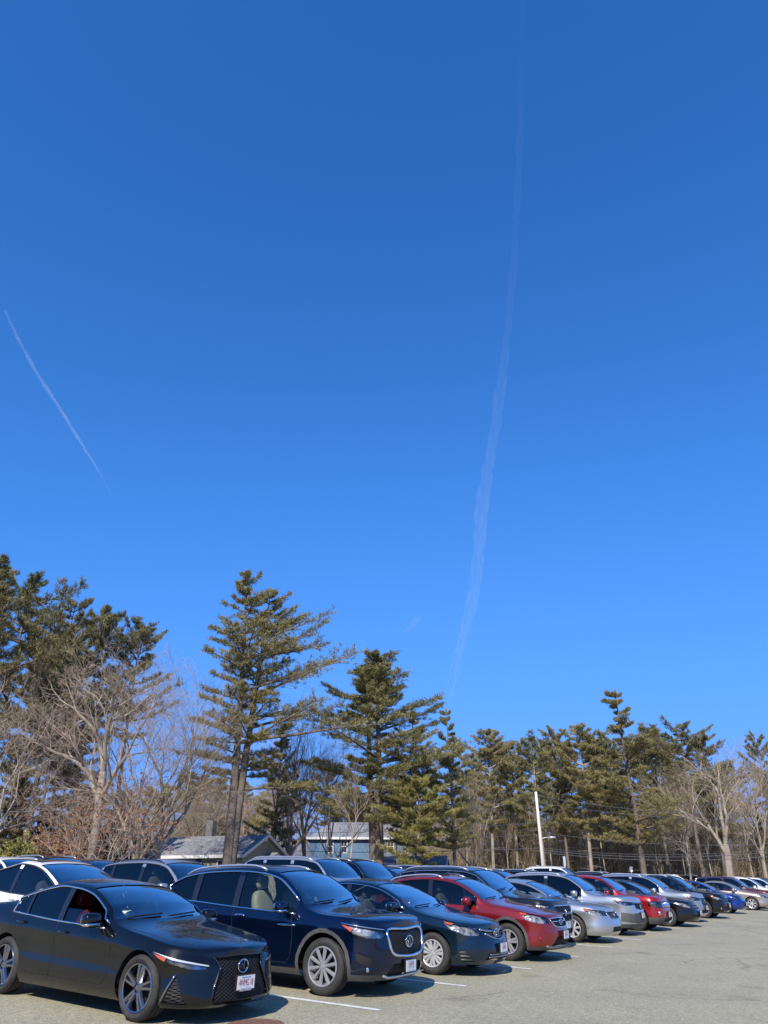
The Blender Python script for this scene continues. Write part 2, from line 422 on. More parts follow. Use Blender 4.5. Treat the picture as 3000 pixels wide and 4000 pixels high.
        xs = [p[0] for p in poly]; ys = [p[1] for p in poly]; bb = (min(xs), max(xs), min(ys), max(ys)); bm = s_.bm
        def ov(f, b, pad=.002):
            P = [pr(v.co) for v in f.verts]
            return not (max(p[0] for p in P) < b[0] - pad or min(p[0] for p in P) > b[1] + pad or max(p[1] for p in P) < b[2] - pad or min(p[1] for p in P) > b[3] + pad)
        cand = [f for f in bm.faces if f[s_.lay] == 0 and sel(f) and ov(f, bb)]
        m = len(poly)
        for i in range(m):
            a, b = poly[i], poly[(i + 1) % m]; eb = (min(a[0], b[0]), max(a[0], b[0]), min(a[1], b[1]), max(a[1], b[1]))
            A, B = to3(a), to3(b); no = (B - A).cross(ax)
            if no.length < 1e-7: continue
            fs = [f for f in cand if ov(f, eb)]
            if not fs: continue
            rest = set(cand) - set(fs)
            es = {e for f in fs for e in f.edges}; vs = {v for f in fs for v in f.verts}
            r = bmesh.ops.bisect_plane(bm, geom=list(fs) + list(es) + list(vs), dist=1e-5, plane_co=A, plane_no=no.normalized())
            nf = {g for g in r['geom'] if isinstance(g, bmesh.types.BMFace)}
            cand = [f for f in (rest | nf) if f.is_valid]
        for f in cand:
            if not f.is_valid: continue
            c = pr(f.calc_center_median()); ins = False; j = m - 1
            for i in range(m):
                if (poly[i][1] > c[1]) != (poly[j][1] > c[1]) and c[0] < (poly[j][0] - poly[i][0]) * (c[1] - poly[i][1]) / (poly[j][1] - poly[i][1]) + poly[i][0]: ins = not ins
                j = i
            if ins: f[s_.lay] = rid
    def extract(s_, rid, off=0.0):
        bm = s_.bm; nb = bmesh.new(); mp = {}
        for f in bm.faces:
            if f[s_.lay] != rid: continue
            vs = []
            for v in f.verts:
                if v not in mp: mp[v] = nb.verts.new(v.co + v.normal * off)
                vs.append(mp[v])
            try: nb.faces.new(vs)
            except ValueError: pass
        return nb
    def sS(s_, pts): return [(s_.X(p[0]), p[1]) for p in pts]      # (s,z)->(X,z)
    def arcpoly(s_, pts, sd, ang):
        ux = Vector((-math.sin(ang), math.cos(ang), 0)); r = []
        for p, z in pts:
            c, n = s_.on_arc(p, z, sd); r.append((c.dot(ux), c.z))
        return r

def chaikin(p, n=1, closed=True):
    for _ in range(n):
        q = []
        m = len(p)
        for i in range(m if closed else m - 1):
            a, b = p[i], p[(i + 1) % m]; q += [tuple(.8 * a[k] + .2 * b[k] for k in range(len(a))), tuple(.2 * a[k] + .8 * b[k] for k in range(len(a)))]
        if not closed: q = [p[0]] + q[1:-1] + [p[-1]]
        p = q
    return p
def dens(pts, step=.06, closed=False):
    out = []; m = len(pts)
    for i in range(m if closed else m - 1):
        a, b = pts[i], pts[(i + 1) % m]; d = math.dist(a, b); k = max(1, int(d / step))
        for t in range(k): out.append(tuple(a[j] + (b[j] - a[j]) * t / k for j in range(len(a))))
    if not closed: out.append(pts[-1])
    return out
def textmesh(txt, size, mt, parent, name='lettering', bold=False):
    cu = bpy.data.curves.new('t', 'FONT'); cu.body = txt; cu.size = size; cu.align_x = 'CENTER'; cu.align_y = 'CENTER'; cu.resolution_u = 3
    if bold: cu.offset = size * .018
    ob = bpy.data.objects.new('t', cu); me = bpy.data.meshes.new_from_object(ob)
    bpy.data.objects.remove(ob); bpy.data.curves.remove(cu); me.name = name
    return link(name, me, parent, mt)

WCACHE = {}
def bm_split(name, bm, mat_, parent, smooth=True, angle=None, minf=3):
    """one object per loose piece"""
    bm.faces.ensure_lookup_table(); seen = set(); out = []
    for f0 in bm.faces:
        if f0 in seen: continue
        st = [f0]; seen.add(f0); comp = []
        while st:
            f = st.pop(); comp.append(f)
            for e in f.edges:
                for g_ in e.link_faces:
                    if g_ not in seen: seen.add(g_); st.append(g_)
        if len(comp) < minf: continue
        nb = bmesh.new(); mp = {}
        for f in comp:
            for v in f.verts:
                if v not in mp: mp[v] = nb.verts.new(v.co)
            nb.faces.new([mp[v] for v in f.verts])
        out.append(bm_obj(name, nb, mat_, parent, smooth, angle))
    bm.free(); return out

def make_wheel(r, wd, style, parent, loc, side):
    """side -1 = car's right (outer face towards -Y)"""
    n, twin, kind, rm, frac = style
    key = (round(r, 3), wd, style[0], twin, kind, rm.name, frac)
    rr = r * frac
    if key not in WCACHE:
        bm = bmesh.new(); w = wd / 2; sw = w * .9
        prof = [(rr, -sw), (rr + .012, -w), ((r + rr) / 2, -w - .012), (r - .03, -w - .004), (r - .008, -w + .015), (r, -w + .035)]
        for g in (-.5, 0, .5): prof += [(r, w * g - .012), (r - .012, w * g - .009), (r - .012, w * g + .009), (r, w * g + .012)]
        prof += [(r, w - .035), (r - .01, w - .01), (rr, w), (rr, sw)]
        lathe(bm, prof, 40)
        bm.normal_update(); t = bm_obj('tyre', bm, RUBBER, None, True, 40)
        bm = bmesh.new()
        lathe(bm, [(rr + .002, -sw - .004), (rr - .006, -sw - .014), (rr - .02, -sw - .008), (rr - .026, -sw + .03), (rr - .04, 0), (rr - .045, w)], 40)
        yo = -sw + .0
        lathe(bm, [(.0005, yo - .002), (.028, yo - .002), (.034, yo + .006), (.062, yo + .012), (.078, yo + .045)], 20)
        for i in range(n):
            a0 = 2 * math.pi * i / n + .2
            offs = (-.5, .5) if twin else (0,)
            for o in offs:
                def P(rad, lat, y):
                    a = a0; return Vector((rad * math.cos(a) - lat * math.sin(a), y, rad * math.sin(a) + lat * math.cos(a)))
                spread = o * .30 * rr * (1.0 if kind != 'cap' else 1.15)
                w0, w1 = {'thin': (.018, .013), 'wide': (.040, .030), 'blade': (.02, .045), 'cap': (.022, .036), 'fan': (.05, .085), 'slim': (.017, .030)}[kind]
                if twin: w0 *= .7; w1 *= .8
                tw = .35 if kind == 'blade' else 0
                st = [(.05, o * .02, w0, yo + .004), (rr * .45, spread * .55, (w0 + w1) / 2, yo - .004), (rr - .016, spread + tw * .12, w1, yo - .004)]
                prev = None
                for (rad, lat, ww, y) in st:
                    q = [bm.verts.new(P(rad, lat - ww, y + .02)), bm.verts.new(P(rad, lat - ww * .5, y - .006)), bm.verts.new(P(rad, lat + ww * .5, y - .006)), bm.verts.new(P(rad, lat + ww, y + .02))]
                    if prev:
                        for k in range(3): bm.faces.new((prev[k], prev[k + 1], q[k + 1], q[k]))
                    prev = q
        for i in range(5):
            a = 2 * math.pi * i / 5; sup(bm, (.05 * math.cos(a), yo + .004, .05 * math.sin(a)), (.009, .01, .009), 2, 6, 4)
        bm.normal_update(); rmo = bm_obj('rim', bm, rm, None, True, 35)
        bm = bmesh.new(); lathe(bm, [(.001, -.02), (rr * .72, -.02), (rr * .72, .0), (rr - .03, .0), (rr - .03, w - .02), (.001, w - .02)], 28)
        hb = bm_obj('wheel', bm, DARK if kind != 'thin' else IN_GREY, None, False)
        WCACHE[key] = (hb.data, t.data, rmo.data)
        for o in (hb, t, rmo): bpy.data.objects.remove(o)
    a, b, c = WCACHE[key]
    wh = link('wheel', a, parent); wh.location = loc
    if side > 0: wh.rotation_euler = (0, 0, math.pi)
    link('tyre', b, wh); link('rim', c, wh)
    return wh

def make_car(name, sp):
    B = Body(sp); g = sp.get; root = empty(name); pm = sp['paint']; r = sp['r']; wb = sp['wb']; foh = sp['foh']; lod = g('lod', 2); Lc = sp['L']
    bm = B.bm; hw = B.hw
    ID = {}
    def rid(n):
        if n not in ID: ID[n] = len(ID) + 1
        return ID[n]
    upper = lambda f: f.calc_center_median().z > B.zsh(B.foh - f.calc_center_median().x) - .06
    # --- side glass
    d = sp['dlo']           # s0 (front tip), s1 (rear end), pillars [(s,width)], mt top margin, cap [(s,z)] optional
    mt = d.get('mt', .05); cap = d.get('cap')
    def topline(s):
        z = B.corner(s)[1] - mt
        return min(z, lin(cap, s)) if cap else z
    def belt(s): return B.zsh(s) + d.get('mb', .012)
    s0, s1 = d['s0'], d['s1']; rk = d.get('rake', .0)
    edges = [s0] + [q for p in d['pil'] for q in (p[0] - p[1] / 2, p[0] + p[1] / 2)] + [s1]
    panes = []
    for i in range(0, len(edges), 2):
        a, b = edges[i], edges[i + 1]
        ra = rk if i > 0 else 0; rb_ = rk if i + 2 < len(edges) else d.get('rrake', 0)
        lo = []; n = max(3, int((b - a) / .07))
        for k in range(n + 1): s = a + (b - a) * k / n; lo.append((s, belt(s)))
        hi = []
        a2, b2 = a + ra, b + rb_
        for k in range(n, -1, -1):
            s = a2 + (b2 - a2) * k / n; z = topline(s)
            if z > belt(s) + .012: hi.append((s, z))
        poly = lo + hi
        panes.append(poly)
    sideup = lambda f: abs(f.normal.y) > .25 and upper(f)
    gl_names = []
    for i, poly in enumerate(panes):
        for sd in (-1, 1):
            nm = 'side%d_%d' % (i, sd); gl_names.append((i, sd, nm))
            B.cut(B.sS(poly), 'side', rid(nm), lambda f, sd=sd: sideup(f) and f.calc_center_median().y * sd > 0)
    # --- windscreen and rear glass (seen from above)
    w0, w1 = sp['ws']; curve = g('wcurve', .16)
    def wsy(s): return B.corner(s)[0] - .045
    pts = []
    m = 10
    yb = wsy(w0 + curve) ; 
    base = [(w0 + curve * (abs(t) ** 2), t * yb) for t in np.linspace(-1, 1, 13)]
    sideR = [(s, wsy(s)) for s in np.linspace(w0 + curve + .08, w1 - .02, m)]
    topl = [(w1 + .03 * (abs(t) ** 2) , t * wsy(w1)) for t in np.linspace(1, -1, 9)]
    poly = base + sideR + topl + [(s, -y) for s, y in sideR[::-1]]
    upf = lambda f: f.normal.z > .12 and abs(f.normal.y) < .75 and f.calc_center_median().x > B.X((w0 + Lc) / 2 + .3)
    B.cut([(B.X(p[0]), p[1]) for p in poly], 'top', rid('shield'), upf)
    if g('rw') and lod >= 1:
        r0, r1 = sp['rw']
        poly = [(r0, -wsy(r0) + .03), (r0, wsy(r0) - .03)] + [(s, min(wsy(s), wsy(r0)) - .02) for s in np.linspace(r0 + .1, r1, 5)] + [(s, -min(wsy(s), wsy(r0)) + .02) for s in np.linspace(r1, r0 + .1, 5)]
        B.cut([(B.X(p[0]), p[1]) for p in poly], 'top', rid('rear'), lambda f: f.normal.z > .05 and abs(f.normal.y) < .75 and f.calc_center_median().x < B.X((w0 + Lc) / 2))
    if g('sunroof'):
        a, b, wy = sp['sunroof']; B.cut([(B.X(a), -wy), (B.X(a), wy), (B.X(b), wy), (B.X(b), -wy)], 'top', rid('sunroof'), lambda f: f.normal.z > .7)
    # --- front face pieces
    fr = lambda f: f.normal.x > -.2 and f.calc_center_median().x > B.X(1.0)
    for i, q in enumerate(g('front', [])):      # dict: poly half [(y,z)], mat, off
        half = q['p']; full = half + [(-y, z) for y, z in half[::-1] if abs(y) > 1e-6]
        if q.get('smooth'): full = chaikin(full, q['smooth'])
        B.cut(full, 'front', rid('front%d' % i), lambda f: f.normal.x > .05 and f.calc_center_median().x > B.X(.9))
    ANG = R(g('hang', 42))
    for i, q in enumerate(g('arcs', [])):       # dict: p [(arc,z)], name, mat, off
        if q['n'] == 'turn_signal':
            mx_ = sum(a for a, b in q['p']) / len(q['p']); mz_ = sum(b for a, b in q['p']) / len(q['p']); q = dict(q, p=[(mx_ + (a - mx_) * .62, mz_ + (b - mz_) * .62) for a, b in q['p']])
        for sd in (-1, 1):
            B.cut(B.arcpoly(q['p'], sd, ANG * sd), 'diag', rid('arc%d_%d' % (i, sd)), (lambda f, sd=sd: f.calc_center_median().y * sd > .05 and f.calc_center_median().x > B.X(1.45)), ang=ANG * sd)
    # --- wheel arches
    ar = r + g('gap', .055); lowside = lambda f: abs(f.normal.y) > .15 or f.calc_center_median().z < .3
    for ax in (0, -wb):
        if g('clad'):
            cr = ar + .055; n = 26
            B.cut([(ax + cr * math.cos(2 * math.pi * k / n), r + cr * math.sin(2 * math.pi * k / n)) for k in range(n)], 'side', rid('clad'), lowside)
    # region faces must be cuttable again for the hole
        n = 26
        for f in bm.faces:
            if f[B.lay] == ID.get('clad', -99): f[B.lay] = 0; f[B.lay2] = 1
        B.cut([(ax + ar * math.cos(2 * math.pi * k / n), r + ar * math.sin(2 * math.pi * k / n)) for k in range(n)], 'side', 99, lambda f: abs(f.calc_center_median().y) > hw * .45)
    if g('clad'):
        for f in bm.faces:
            if f[B.lay] == 0 and f[B.lay2] == 1: f[B.lay] = rid('clad')
    if g('lowclad'):
        zc = sp['lowclad']; B.cut([(B.X(-1), .0), (B.X(Lc + 1), .0), (B.X(Lc + 1), zc), (B.X(-1), zc)], 'side', rid('low'), lambda f: True)
    # --- split off
    objs = []
    def part(nm, key, m, off, parent=root, name=None):
        nb = B.extract(ID[key], off)
        if not nb.faces: nb.free(); return None
        if nm in ('arch_cladding', 'sill_cladding'): return bm_split(nm, nb, m, parent, True, 50, 12)
        return bm_obj(nm, nb, m, parent, True, 50)
    priv = g('priv', 9)      # panes from this index on are dark
    for i, sd, nm in gl_names:
        if g('drop_window') and i == 0 and sd < 0: continue
        part('side_window', nm, GL_T if i >= priv else GL_S, -.010)
    if g('drop_window'):
        nb = B.extract(ID['side0_-1'], -.012)
        a_ = sp['drop_window']
        def keep(c):
            s = B.foh - c.x; return c.z < B.zsh(s) + lin(a_, s)
        for _k in range(8):
            s_a = a_[0][0] + (a_[-1][0] - a_[0][0]) * _k / 8; s_b = a_[0][0] + (a_[-1][0] - a_[0][0]) * (_k + 1) / 8
            A_ = Vector((B.X(s_a), 0, B.zsh(s_a) + lin(a_, s_a))); B_ = Vector((B.X(s_b), 0, B.zsh(s_b) + lin(a_, s_b)))
            fs = [f for f in nb.faces if max(v.co.x for v in f.verts) > B_.x - .001 and min(v.co.x for v in f.verts) < A_.x + .001]
            bmesh.ops.bisect_plane(nb, geom=fs + list({e for f in fs for e in f.edges}) + list({v for f in fs for v in f.verts}), dist=1e-5, plane_co=A_, plane_no=(B_ - A_).cross(Vector((0, 1, 0))).normalized())
        bmesh.ops.delete(nb, geom=[f for f in nb.faces if not keep(f.calc_center_median())], context='FACES')
        bm_obj('side_window', nb, GL_S, root)
    part('windshield', 'shield', GL_F, -.010)
    if 'rear' in ID: part('rear_window', 'rear', GL_T if priv < 9 else GL_S, -.008)
    if 'sunroof' in ID: part('sunroof', 'sunroof', BLK, .001)
    fobj = []
    for i, q in enumerate(g('front', [])): fobj.append(part(q['n'], 'front%d' % i, q['m'], q.get('off', -.03)))
    for i, q in enumerate(g('arcs', [])):
        for sd in (-1, 1):
            k = 'arc%d_%d' % (i, sd)
            if k not in ID: continue
            if q.get('lens'):
                o = part(q['n'], k, q['m'], -.035)
                if o: part('lens', k, GL_L, -.002, o)
            else: part(q['n'], k, q['m'], q.get('off', -.01))
    if 'clad' in ID: part('arch_cladding', 'clad', g('cladm', PLAST), .006)
    if 'low' in ID: part('sill_cladding', 'low', g('cladm', PLAST), .002)
    dele = [f for f in bm.faces if f[B.lay] != 0]
    bmesh.ops.delete(bm, geom=dele, context='FACES')
    bvh = B.bvh
    body = bm_obj('body', bm, pm, root, True, 38)
    # --- underbody, wells
    b2 = bmesh.new()
    box(b2, B.X(Lc) + .25, B.X(0) - .25, -hw * .62, hw * .62, B.zb0 + .03, B.zb0 + .07)
    for ax in (0, -wb):
        for sd in (-1, 1):
            n = 14; rows = []
            for yy in (hw - .03, hw - .36):
                rows.append([b2.verts.new((ax + (ar + .01) * math.cos(math.pi * k / n), sd * yy, r + (ar + .01) * math.sin(math.pi * k / n) )) for k in range(n + 1)])
            for row in rows:
                pass
            for k in range(n): b2.faces.new((rows[0][k], rows[0][k + 1], rows[1][k + 1], rows[1][k]))
            b2.faces.new(rows[1])
            x0, x1 = ax - ar - .01, ax + ar + .01
            y1 = sd * (hw - .36)
            vs = [b2.verts.new(p) for p in ((x0, y1, B.zb0 + .04), (x1, y1, B.zb0 + .04), (x1, y1, r), (x0, y1, r))]; b2.faces.new(vs)
    bm_split('underbody', b2, DARK, root, False, None, 1)
    # --- interior
    cm = g('cabin', IN_GREY)
    if lod >= 1:
        b2 = bmesh.new(); s = w0 + curve * .6; zc = B.zsh(s) - .02
        box(b2, B.X(s + .42), B.X(s), -hw * .82, hw * .82, .5, zc)
        box(b2, B.X(s + 2.9), B.X(s + .3), -hw * .8, hw * .8, B.zb0 + .08, B.zb0 + .12)
        box(b2, B.X(s + 1.9), B.X(s + .4), -.14, .14, B.zb0 + .12, zc - .22)
        bm_obj('dashboard', b2, IN_DARK, root, False)
        b2 = bmesh.new(); c = Vector((B.X(s + .52), hw * .42, zc - .02)); ring = []
        for k in range(20):
            a = 2 * math.pi * k / 20; ring.append(c + Vector((-.07 * math.sin(a), .18 * math.cos(a), .17 * math.sin(a))))
        tube(b2, ring, .014, 6, True); tube(b2, [c, c + Vector((.14, 0, -.05))], .03); tube(b2, [c + Vector((0, -.17, 0)), c + Vector((0, .17, 0))], .012)
        bm_obj('steering_wheel', b2, IN_DARK, root)
        H = sp['H']
        for si, (ss, yy) in enumerate(((s + 1.05, -.4), (s + 1.05, .4), (s + 1.95, -.37), (s + 1.95, .37))):
            if ss > s1 + .4: continue
            b2 = bmesh.new(); zz = B.zb0 + .12
            sup(b2, (B.X(ss - .2), yy, zz + .2), (.27, .25, .12), 4)
            Mx = Matrix.Rotation(R(-14), 3, 'Y'); hb = H - .62 - zz
            sup(b2, (B.X(ss + .1), yy, zz + .2 + hb * .5), (.08, .24, hb * .5 + .05), 4, M=Mx)
            sup(b2, (B.X(ss + .19), yy, zz + .36 + hb), (.055, .13, .10), 3.5)
            bm_obj('seat', b2, cm, root)
        b2 = bmesh.new(); q, nn = B.on_top(w1 - .12, 0, -.06); sup(b2, q + Vector((0, 0, -.02)), (.02, .11, .035), 3); bm_obj('rear_view_mirror', b2, IN_DARK, root)
    # --- trims round the side glass
    tm = g('trim', BLK); tr = g('trimr', .009)
    if lod >= 1:
        b2 = bmesh.new()
        lo = [(s, belt(s) - .008) for s in np.linspace(s0, s1, 24)]
        s1b = s1 + d.get('rrake', 0); hi = [(s, topline(s) + .008) for s in np.linspace(s0, s1b, 30) if topline(s) > belt(s)]
        for sd in (-1, 1):
            tube(b2, [B.on_side(s, z, sd, .003)[0] for s, z in lo], tr, 5)
            tube(b2, [B.on_side(s, z, sd, .003)[0] for s, z in hi + [lo[-1]]], tr, 5)
        bm_split('window_trim', b2, tm, root)
        # dark pillar covers
        b2 = bmesh.new()
        for (ps, pw) in d['pil']:
            for sd in (-1, 1):
                prev = None
                for k in range(5):
                    t = k / 4
                    q = []
                    for e in (-1, 1):
                        sa = ps + e * pw / 2 + rk * t; z = belt(sa) + (topline(sa) - belt(sa)) * t
                        q.append(b2.verts.new(B.on_side(sa, max(z, belt(sa)), sd, .002)[0]))
                    if prev: b2.faces.new((prev[0], prev[1], q[1], q[0]))
                    prev = q
        bm_split('pillar_cover', b2, BLK if g('pillar_black', True) else pm, root, False)
    # --- seams
    if lod >= 2:
        b2 = bmesh.new(); sA = d.get('doorf', foh + r + .22); sB = d['pil'][0][0]; sC = d.get('doorr', foh + wb - r - .12); zl = B.zb0 + .14
        lines = [[(s0 + .06, belt(s0 + .1)), (sA, B.zsh(sA) - .16), (sA + .01, zl + .08), (sA + .10, zl)], [(sA + .10, zl), (foh + wb - ar - .10, zl)], [(sB, belt(sB)), (sB, zl)],
                 [(s1 - .05, belt(s1 - .05)), (foh + wb - .05 + .0, B.zsh(s1) - .22), (foh + wb - ar * .75, r + ar * .62)], ]
        for l in lines:
            for sd in (-1, 1): tube(b2, [B.on_side(s, z, sd, -.001)[0] for s, z in dens(l, .05)], .0065, 4)
        for sd in (-1, 1):     # hood shut line
            l = [(.36 + g('hoodfront', 0), sd * hw * .62), (.62, sd * hw * .80), (w0 - .2, sd * hw * .84), (w0 + .05, sd * hw * .80)]
            tube(b2, [B.on_top(s, y, -.001)[0] for s, y in dens(l, .06)], .005, 4)
        bm_split('panel_gap', b2, DARK, root)
    # --- handles
    if lod >= 1:
        hm = g('handle', pm)
        for (hs, hz) in g('handles', [(d['pil'][0][0] - .17, -.10), (s1 - .22, -.09)]):
            for sd in (-1, 1):
                b2 = bmesh.new(); z = B.zsh(hs) + hz
                c, n = B.on_side(hs, z, sd, .022); sup(b2, c, (.105, .013, .018), 2.6, 12, 6); c2, n = B.on_side(hs, z - .005, sd, -.004); sup(b2, c2, (.07, .006, .035), 2.2, 12, 6)
                bm_obj('door_handle', b2, hm, root)
    # --- mirrors
    ms = g('mir_s', s0 + .18); mz = B.zsh(ms) + g('mir_z', .085)
    for sd in (-1, 1):
        b2 = bmesh.new(); c, n = B.on_side(ms, mz, sd, 0); c = Vector((c.x + .02, sd * (abs(c.y) + .17), mz))
        sup(b2, c, (.085, .125, .085), 3.2, 16, 10)
        mo = bm_obj('side_mirror', b2, g('mirm', pm), root)
        b2 = bmesh.new(); tube(b2, [c + Vector((0, -sd * .08, -.03)), c + Vector((.02, -sd * .18, -.09))], [.035, .03], 8); bm_obj('mirror_stalk', b2, BLK, mo)
        if g('mir_chrome'):
            b2 = bmesh.new(); sup(b2, c + Vector((.008, .004 * sd, -.045)), (.083, .122, .022), 3.2, 16, 6); bm_obj('mirror_trim', b2, CHROME, mo)
        b2 = bmesh.new(); sup(b2, c + Vector((-.075, 0, 0)), (.014, .105, .066), 4, 12, 6); bm_obj('mirror_glass', b2, mat('mirror_glass', (.6, .65, .7), .05, 1.0), mo)
    # --- wheels
    for ax in (0, -wb):
        for sd in (-1, 1): make_wheel(r, g('ww', .235), sp['rim'], root, (ax, sd * (hw - g('ww', .235) / 2 - .022), r), sd)
    # --- rails
    if g('rails'):
        rm_, ra_, rb2 = sp['rails'][:3]
        for sd in (-1, 1):
            b2 = bmesh.new(); pts = []
            for t in np.linspace(0, 1, 14):
                s = ra_ + (rb2 - ra_) * t; yc, zc = B.corner(s); q, n = B.on_top(s, sd * (yc - .07)); lift = (sp['rails'][3] if len(sp['rails']) > 3 else .045) * min(1, math.sin(math.pi * min(max(t, .0), 1)) * 3.2); pts.append(q + Vector((0, 0, lift)))
            tube(b2, pts, .017, 8, flat=1.0); bm_obj('roof_rail', b2, rm_, root)
        if g('crossbars'):
            b2 = bmesh.new()
            for s in sp['crossbars']:
                yc, zc = B.corner(s); q, n = B.on_top(s, 0); tube(b2, [Vector((B.X(s), y, B.on_top(s, yc - .08)[0].z + .07)) for y in (-yc + .07, 0, yc - .07)], .02, 8)
            bm_obj('roof_bar', b2, BLK, root)
    # --- fin, wipers
    if lod >= 1 and g('fin', True):
        b2 = bmesh.new(); s = g('fin_s', Lc - 1.0); q, n = B.on_top(s, 0); v = [b2.verts.new(q + Vector(p)) for p in ((.10, 0, -.01), (-.08, .025, -.01), (-.08, -.025, -.01), (-.085, 0, .065))]
        for f in ((0, 1, 3), (0, 3, 2), (1, 2, 3)): b2.faces.new([v[i] for i in f])
        bm_obj('antenna_fin', b2, pm, root)
    if lod >= 2:
        for y0, y1 in ((-.62, -.08), (-.02, .55)):
            b2 = bmesh.new(); pts = [B.on_top(w0 + curve * (abs(t) / hw) ** 2 + .0 + .04 + .06 * abs(u), t, .012)[0] for u, t in zip(np.linspace(0, 1, 7), np.linspace(y0, y1, 7))]
            tube(b2, pts, .011, 5); bm_obj('wiper', b2, DARK, root)
    # --- trims on the front
    for q in g('tubes', []):
        b2 = bmesh.new(); pp = q['p']; cl = q.get('closed', False)
        if q.get('mir'):
            pp = pp + [(-y, z) for y, z in pp[::-1] if abs(y) > 1e-6]
        if q.get('sm'): pp = chaikin(pp, q['sm'], cl)
        pp = dens(pp, .05, cl)
        tube(b2, [B.on_front(y, z, q.get('off', .004))[0] for y, z in pp], q['r'], 6, cl); bm_obj(q['n'], b2, q['m'], root)
    for q in g('atubes', []):
        for sd in (-1, 1):
            b2 = bmesh.new(); pp = dens(q['p'], .05); tube(b2, [B.on_arc(p, z, sd, q.get('off', .003))[0] for p, z in pp], q['r'], 6); bm_obj(q['n'], b2, q['m'], root)
    for q in g('stubes', []):
        for sd in (-1, 1):
            b2 = bmesh.new(); tube(b2, [B.on_side(s, z, sd, q.get('off', .003))[0] for s, z in dens(q['p'], .06)], q['r'], 6); bm_obj(q['n'], b2, q['m'], root)
    for q in g('fogs', []):       # (arc, z, radius, mat)
        for sd in (-1, 1):
            c, n = B.on_arc(q[0], q[1], sd, -.01); b2 = bmesh.new(); sup(b2, c, (q[2] * .6, q[2], q[2]), 2, 14, 8); bm_obj('fog_lamp', b2, q[3], root)
    if g('emblem'):
        emblem(B, root, **sp['emblem'])
    if g('plate'):
        plate(B, root, **sp['plate'])
    if g('stick'):
        for (sy, ss, m_, w_, h_) in sp['stick']:
            b2 = bmesh.new(); a, n = B.on_top(ss, sy, -.014); c, n2 = B.on_top(ss, sy + w_, -.014); dd, n3 = B.on_top(ss + h_, sy + w_, -.014); e, n4 = B.on_top(ss + h_, sy, -.014)
            b2.faces.new([b2.verts.new(p) for p in (a, c, dd, e)]); bm_obj('window_sticker', b2, m_, root, False)
    root['_fr'] = foh
    del root['_fr']
    return root, B

def emblem(B, root, y=0, z=.6, r=.07, kind='ring', off=.02):
    c, n = B.on_front(y, z, off); b2 = bmesh.new()
    X = c.x + .012
    def ell(rx, rz, m=24, ph=0): return [Vector((X, y + rx * math.cos(2 * math.pi * k / m), z + rz * math.sin(2 * math.pi * k / m))) for k in range(m)]
    if kind == 'L':
        tube(b2, ell(r, r * .82), r * .09, 6, True); tube(b2, [Vector((X, y + r * .38, z + r * .72)), Vector((X, y - r * .30, z - r * .42)), Vector((X, y + r * .62, z - r * .42))], r * .09, 6)
    elif kind == 'A':
        tube(b2, ell(r, r * .74), r * .10, 6, True); tube(b2, [Vector((X, y - r * .55, z - r * .55)), Vector((X, y, z + r * .62)), Vector((X, y + r * .55, z - r * .55))], r * .10, 6)
        tube(b2, [Vector((X, y - r * .22, z - r * .66)), Vector((X, y, z - r * .1)), Vector((X, y + r * .22, z - r * .66))], r * .06, 6)
    elif kind == 'T':
        tube(b2, ell(r, r * .66), r * .09, 6, True); tube(b2, [Vector((X, y + r * .3 * math.cos(2 * math.pi * k / 16), z + r * .58 * math.sin(2 * math.pi * k / 16))) for k in range(16)], r * .07, 6, True)
        tube(b2, [Vector((X, y + r * .72 * math.cos(2 * math.pi * k / 16), z + r * .3 + r * .28 * math.sin(2 * math.pi * k / 16))) for k in range(16)], r * .07, 6, True)
    elif kind == 'H':
        sq = [(-.8, .75), (.8, .75), (.62, -.75), (-.62, -.75)]
        tube(b2, [Vector((X, y + a * r, z + b * r)) for a, b in sq], r * .09, 6, True)
        for s in (-1, 1): tube(b2, [Vector((X, y + s * r * .42, z + r * .6)), Vector((X, y + s * r * .3, z - r * .6))], r * .12, 6)
        tube(b2, [Vector((X, y - r * .34, z)), Vector((X, y + r * .34, z))], r * .11, 6)
    elif kind == 'oval':
        tube(b2, ell(r, r * .6), r * .12, 6, True)
        for i, (a, b) in enumerate(((-.45, .12), (.1, .25), (.35, 0), (-.1, -.2), (.55, -.2), (.2, -.3))): sup(b2, (X, y + a * r, z + b * r), (.006, r * .1, r * .1), 2, 6, 4)
    elif kind == 'cross':
        for w, h in ((1, .3), (.35, .45)): box(b2, X - .004, X + .006, y - r * w, y + r * w, z - r * h, z + r * h)
    bm_obj('emblem', b2, CHROME, root)
    if kind in 'LAT' or kind == 'oval':
        b2 = bmesh.new(); lathe(b2, [(.0005, X - .006), (r * .9, X - .006), (r * .95, X - .02)], 20, 'x', (0, y, z))
        for v in b2.verts: v.co.z = z + (v.co.z - z) * (.82 if kind == 'L' else .7)
        bm_obj('emblem_disc', b2, BLK if kind != 'oval' else mat('emblem_blue', (.01, .03, .2), .2, 0, 1), root)

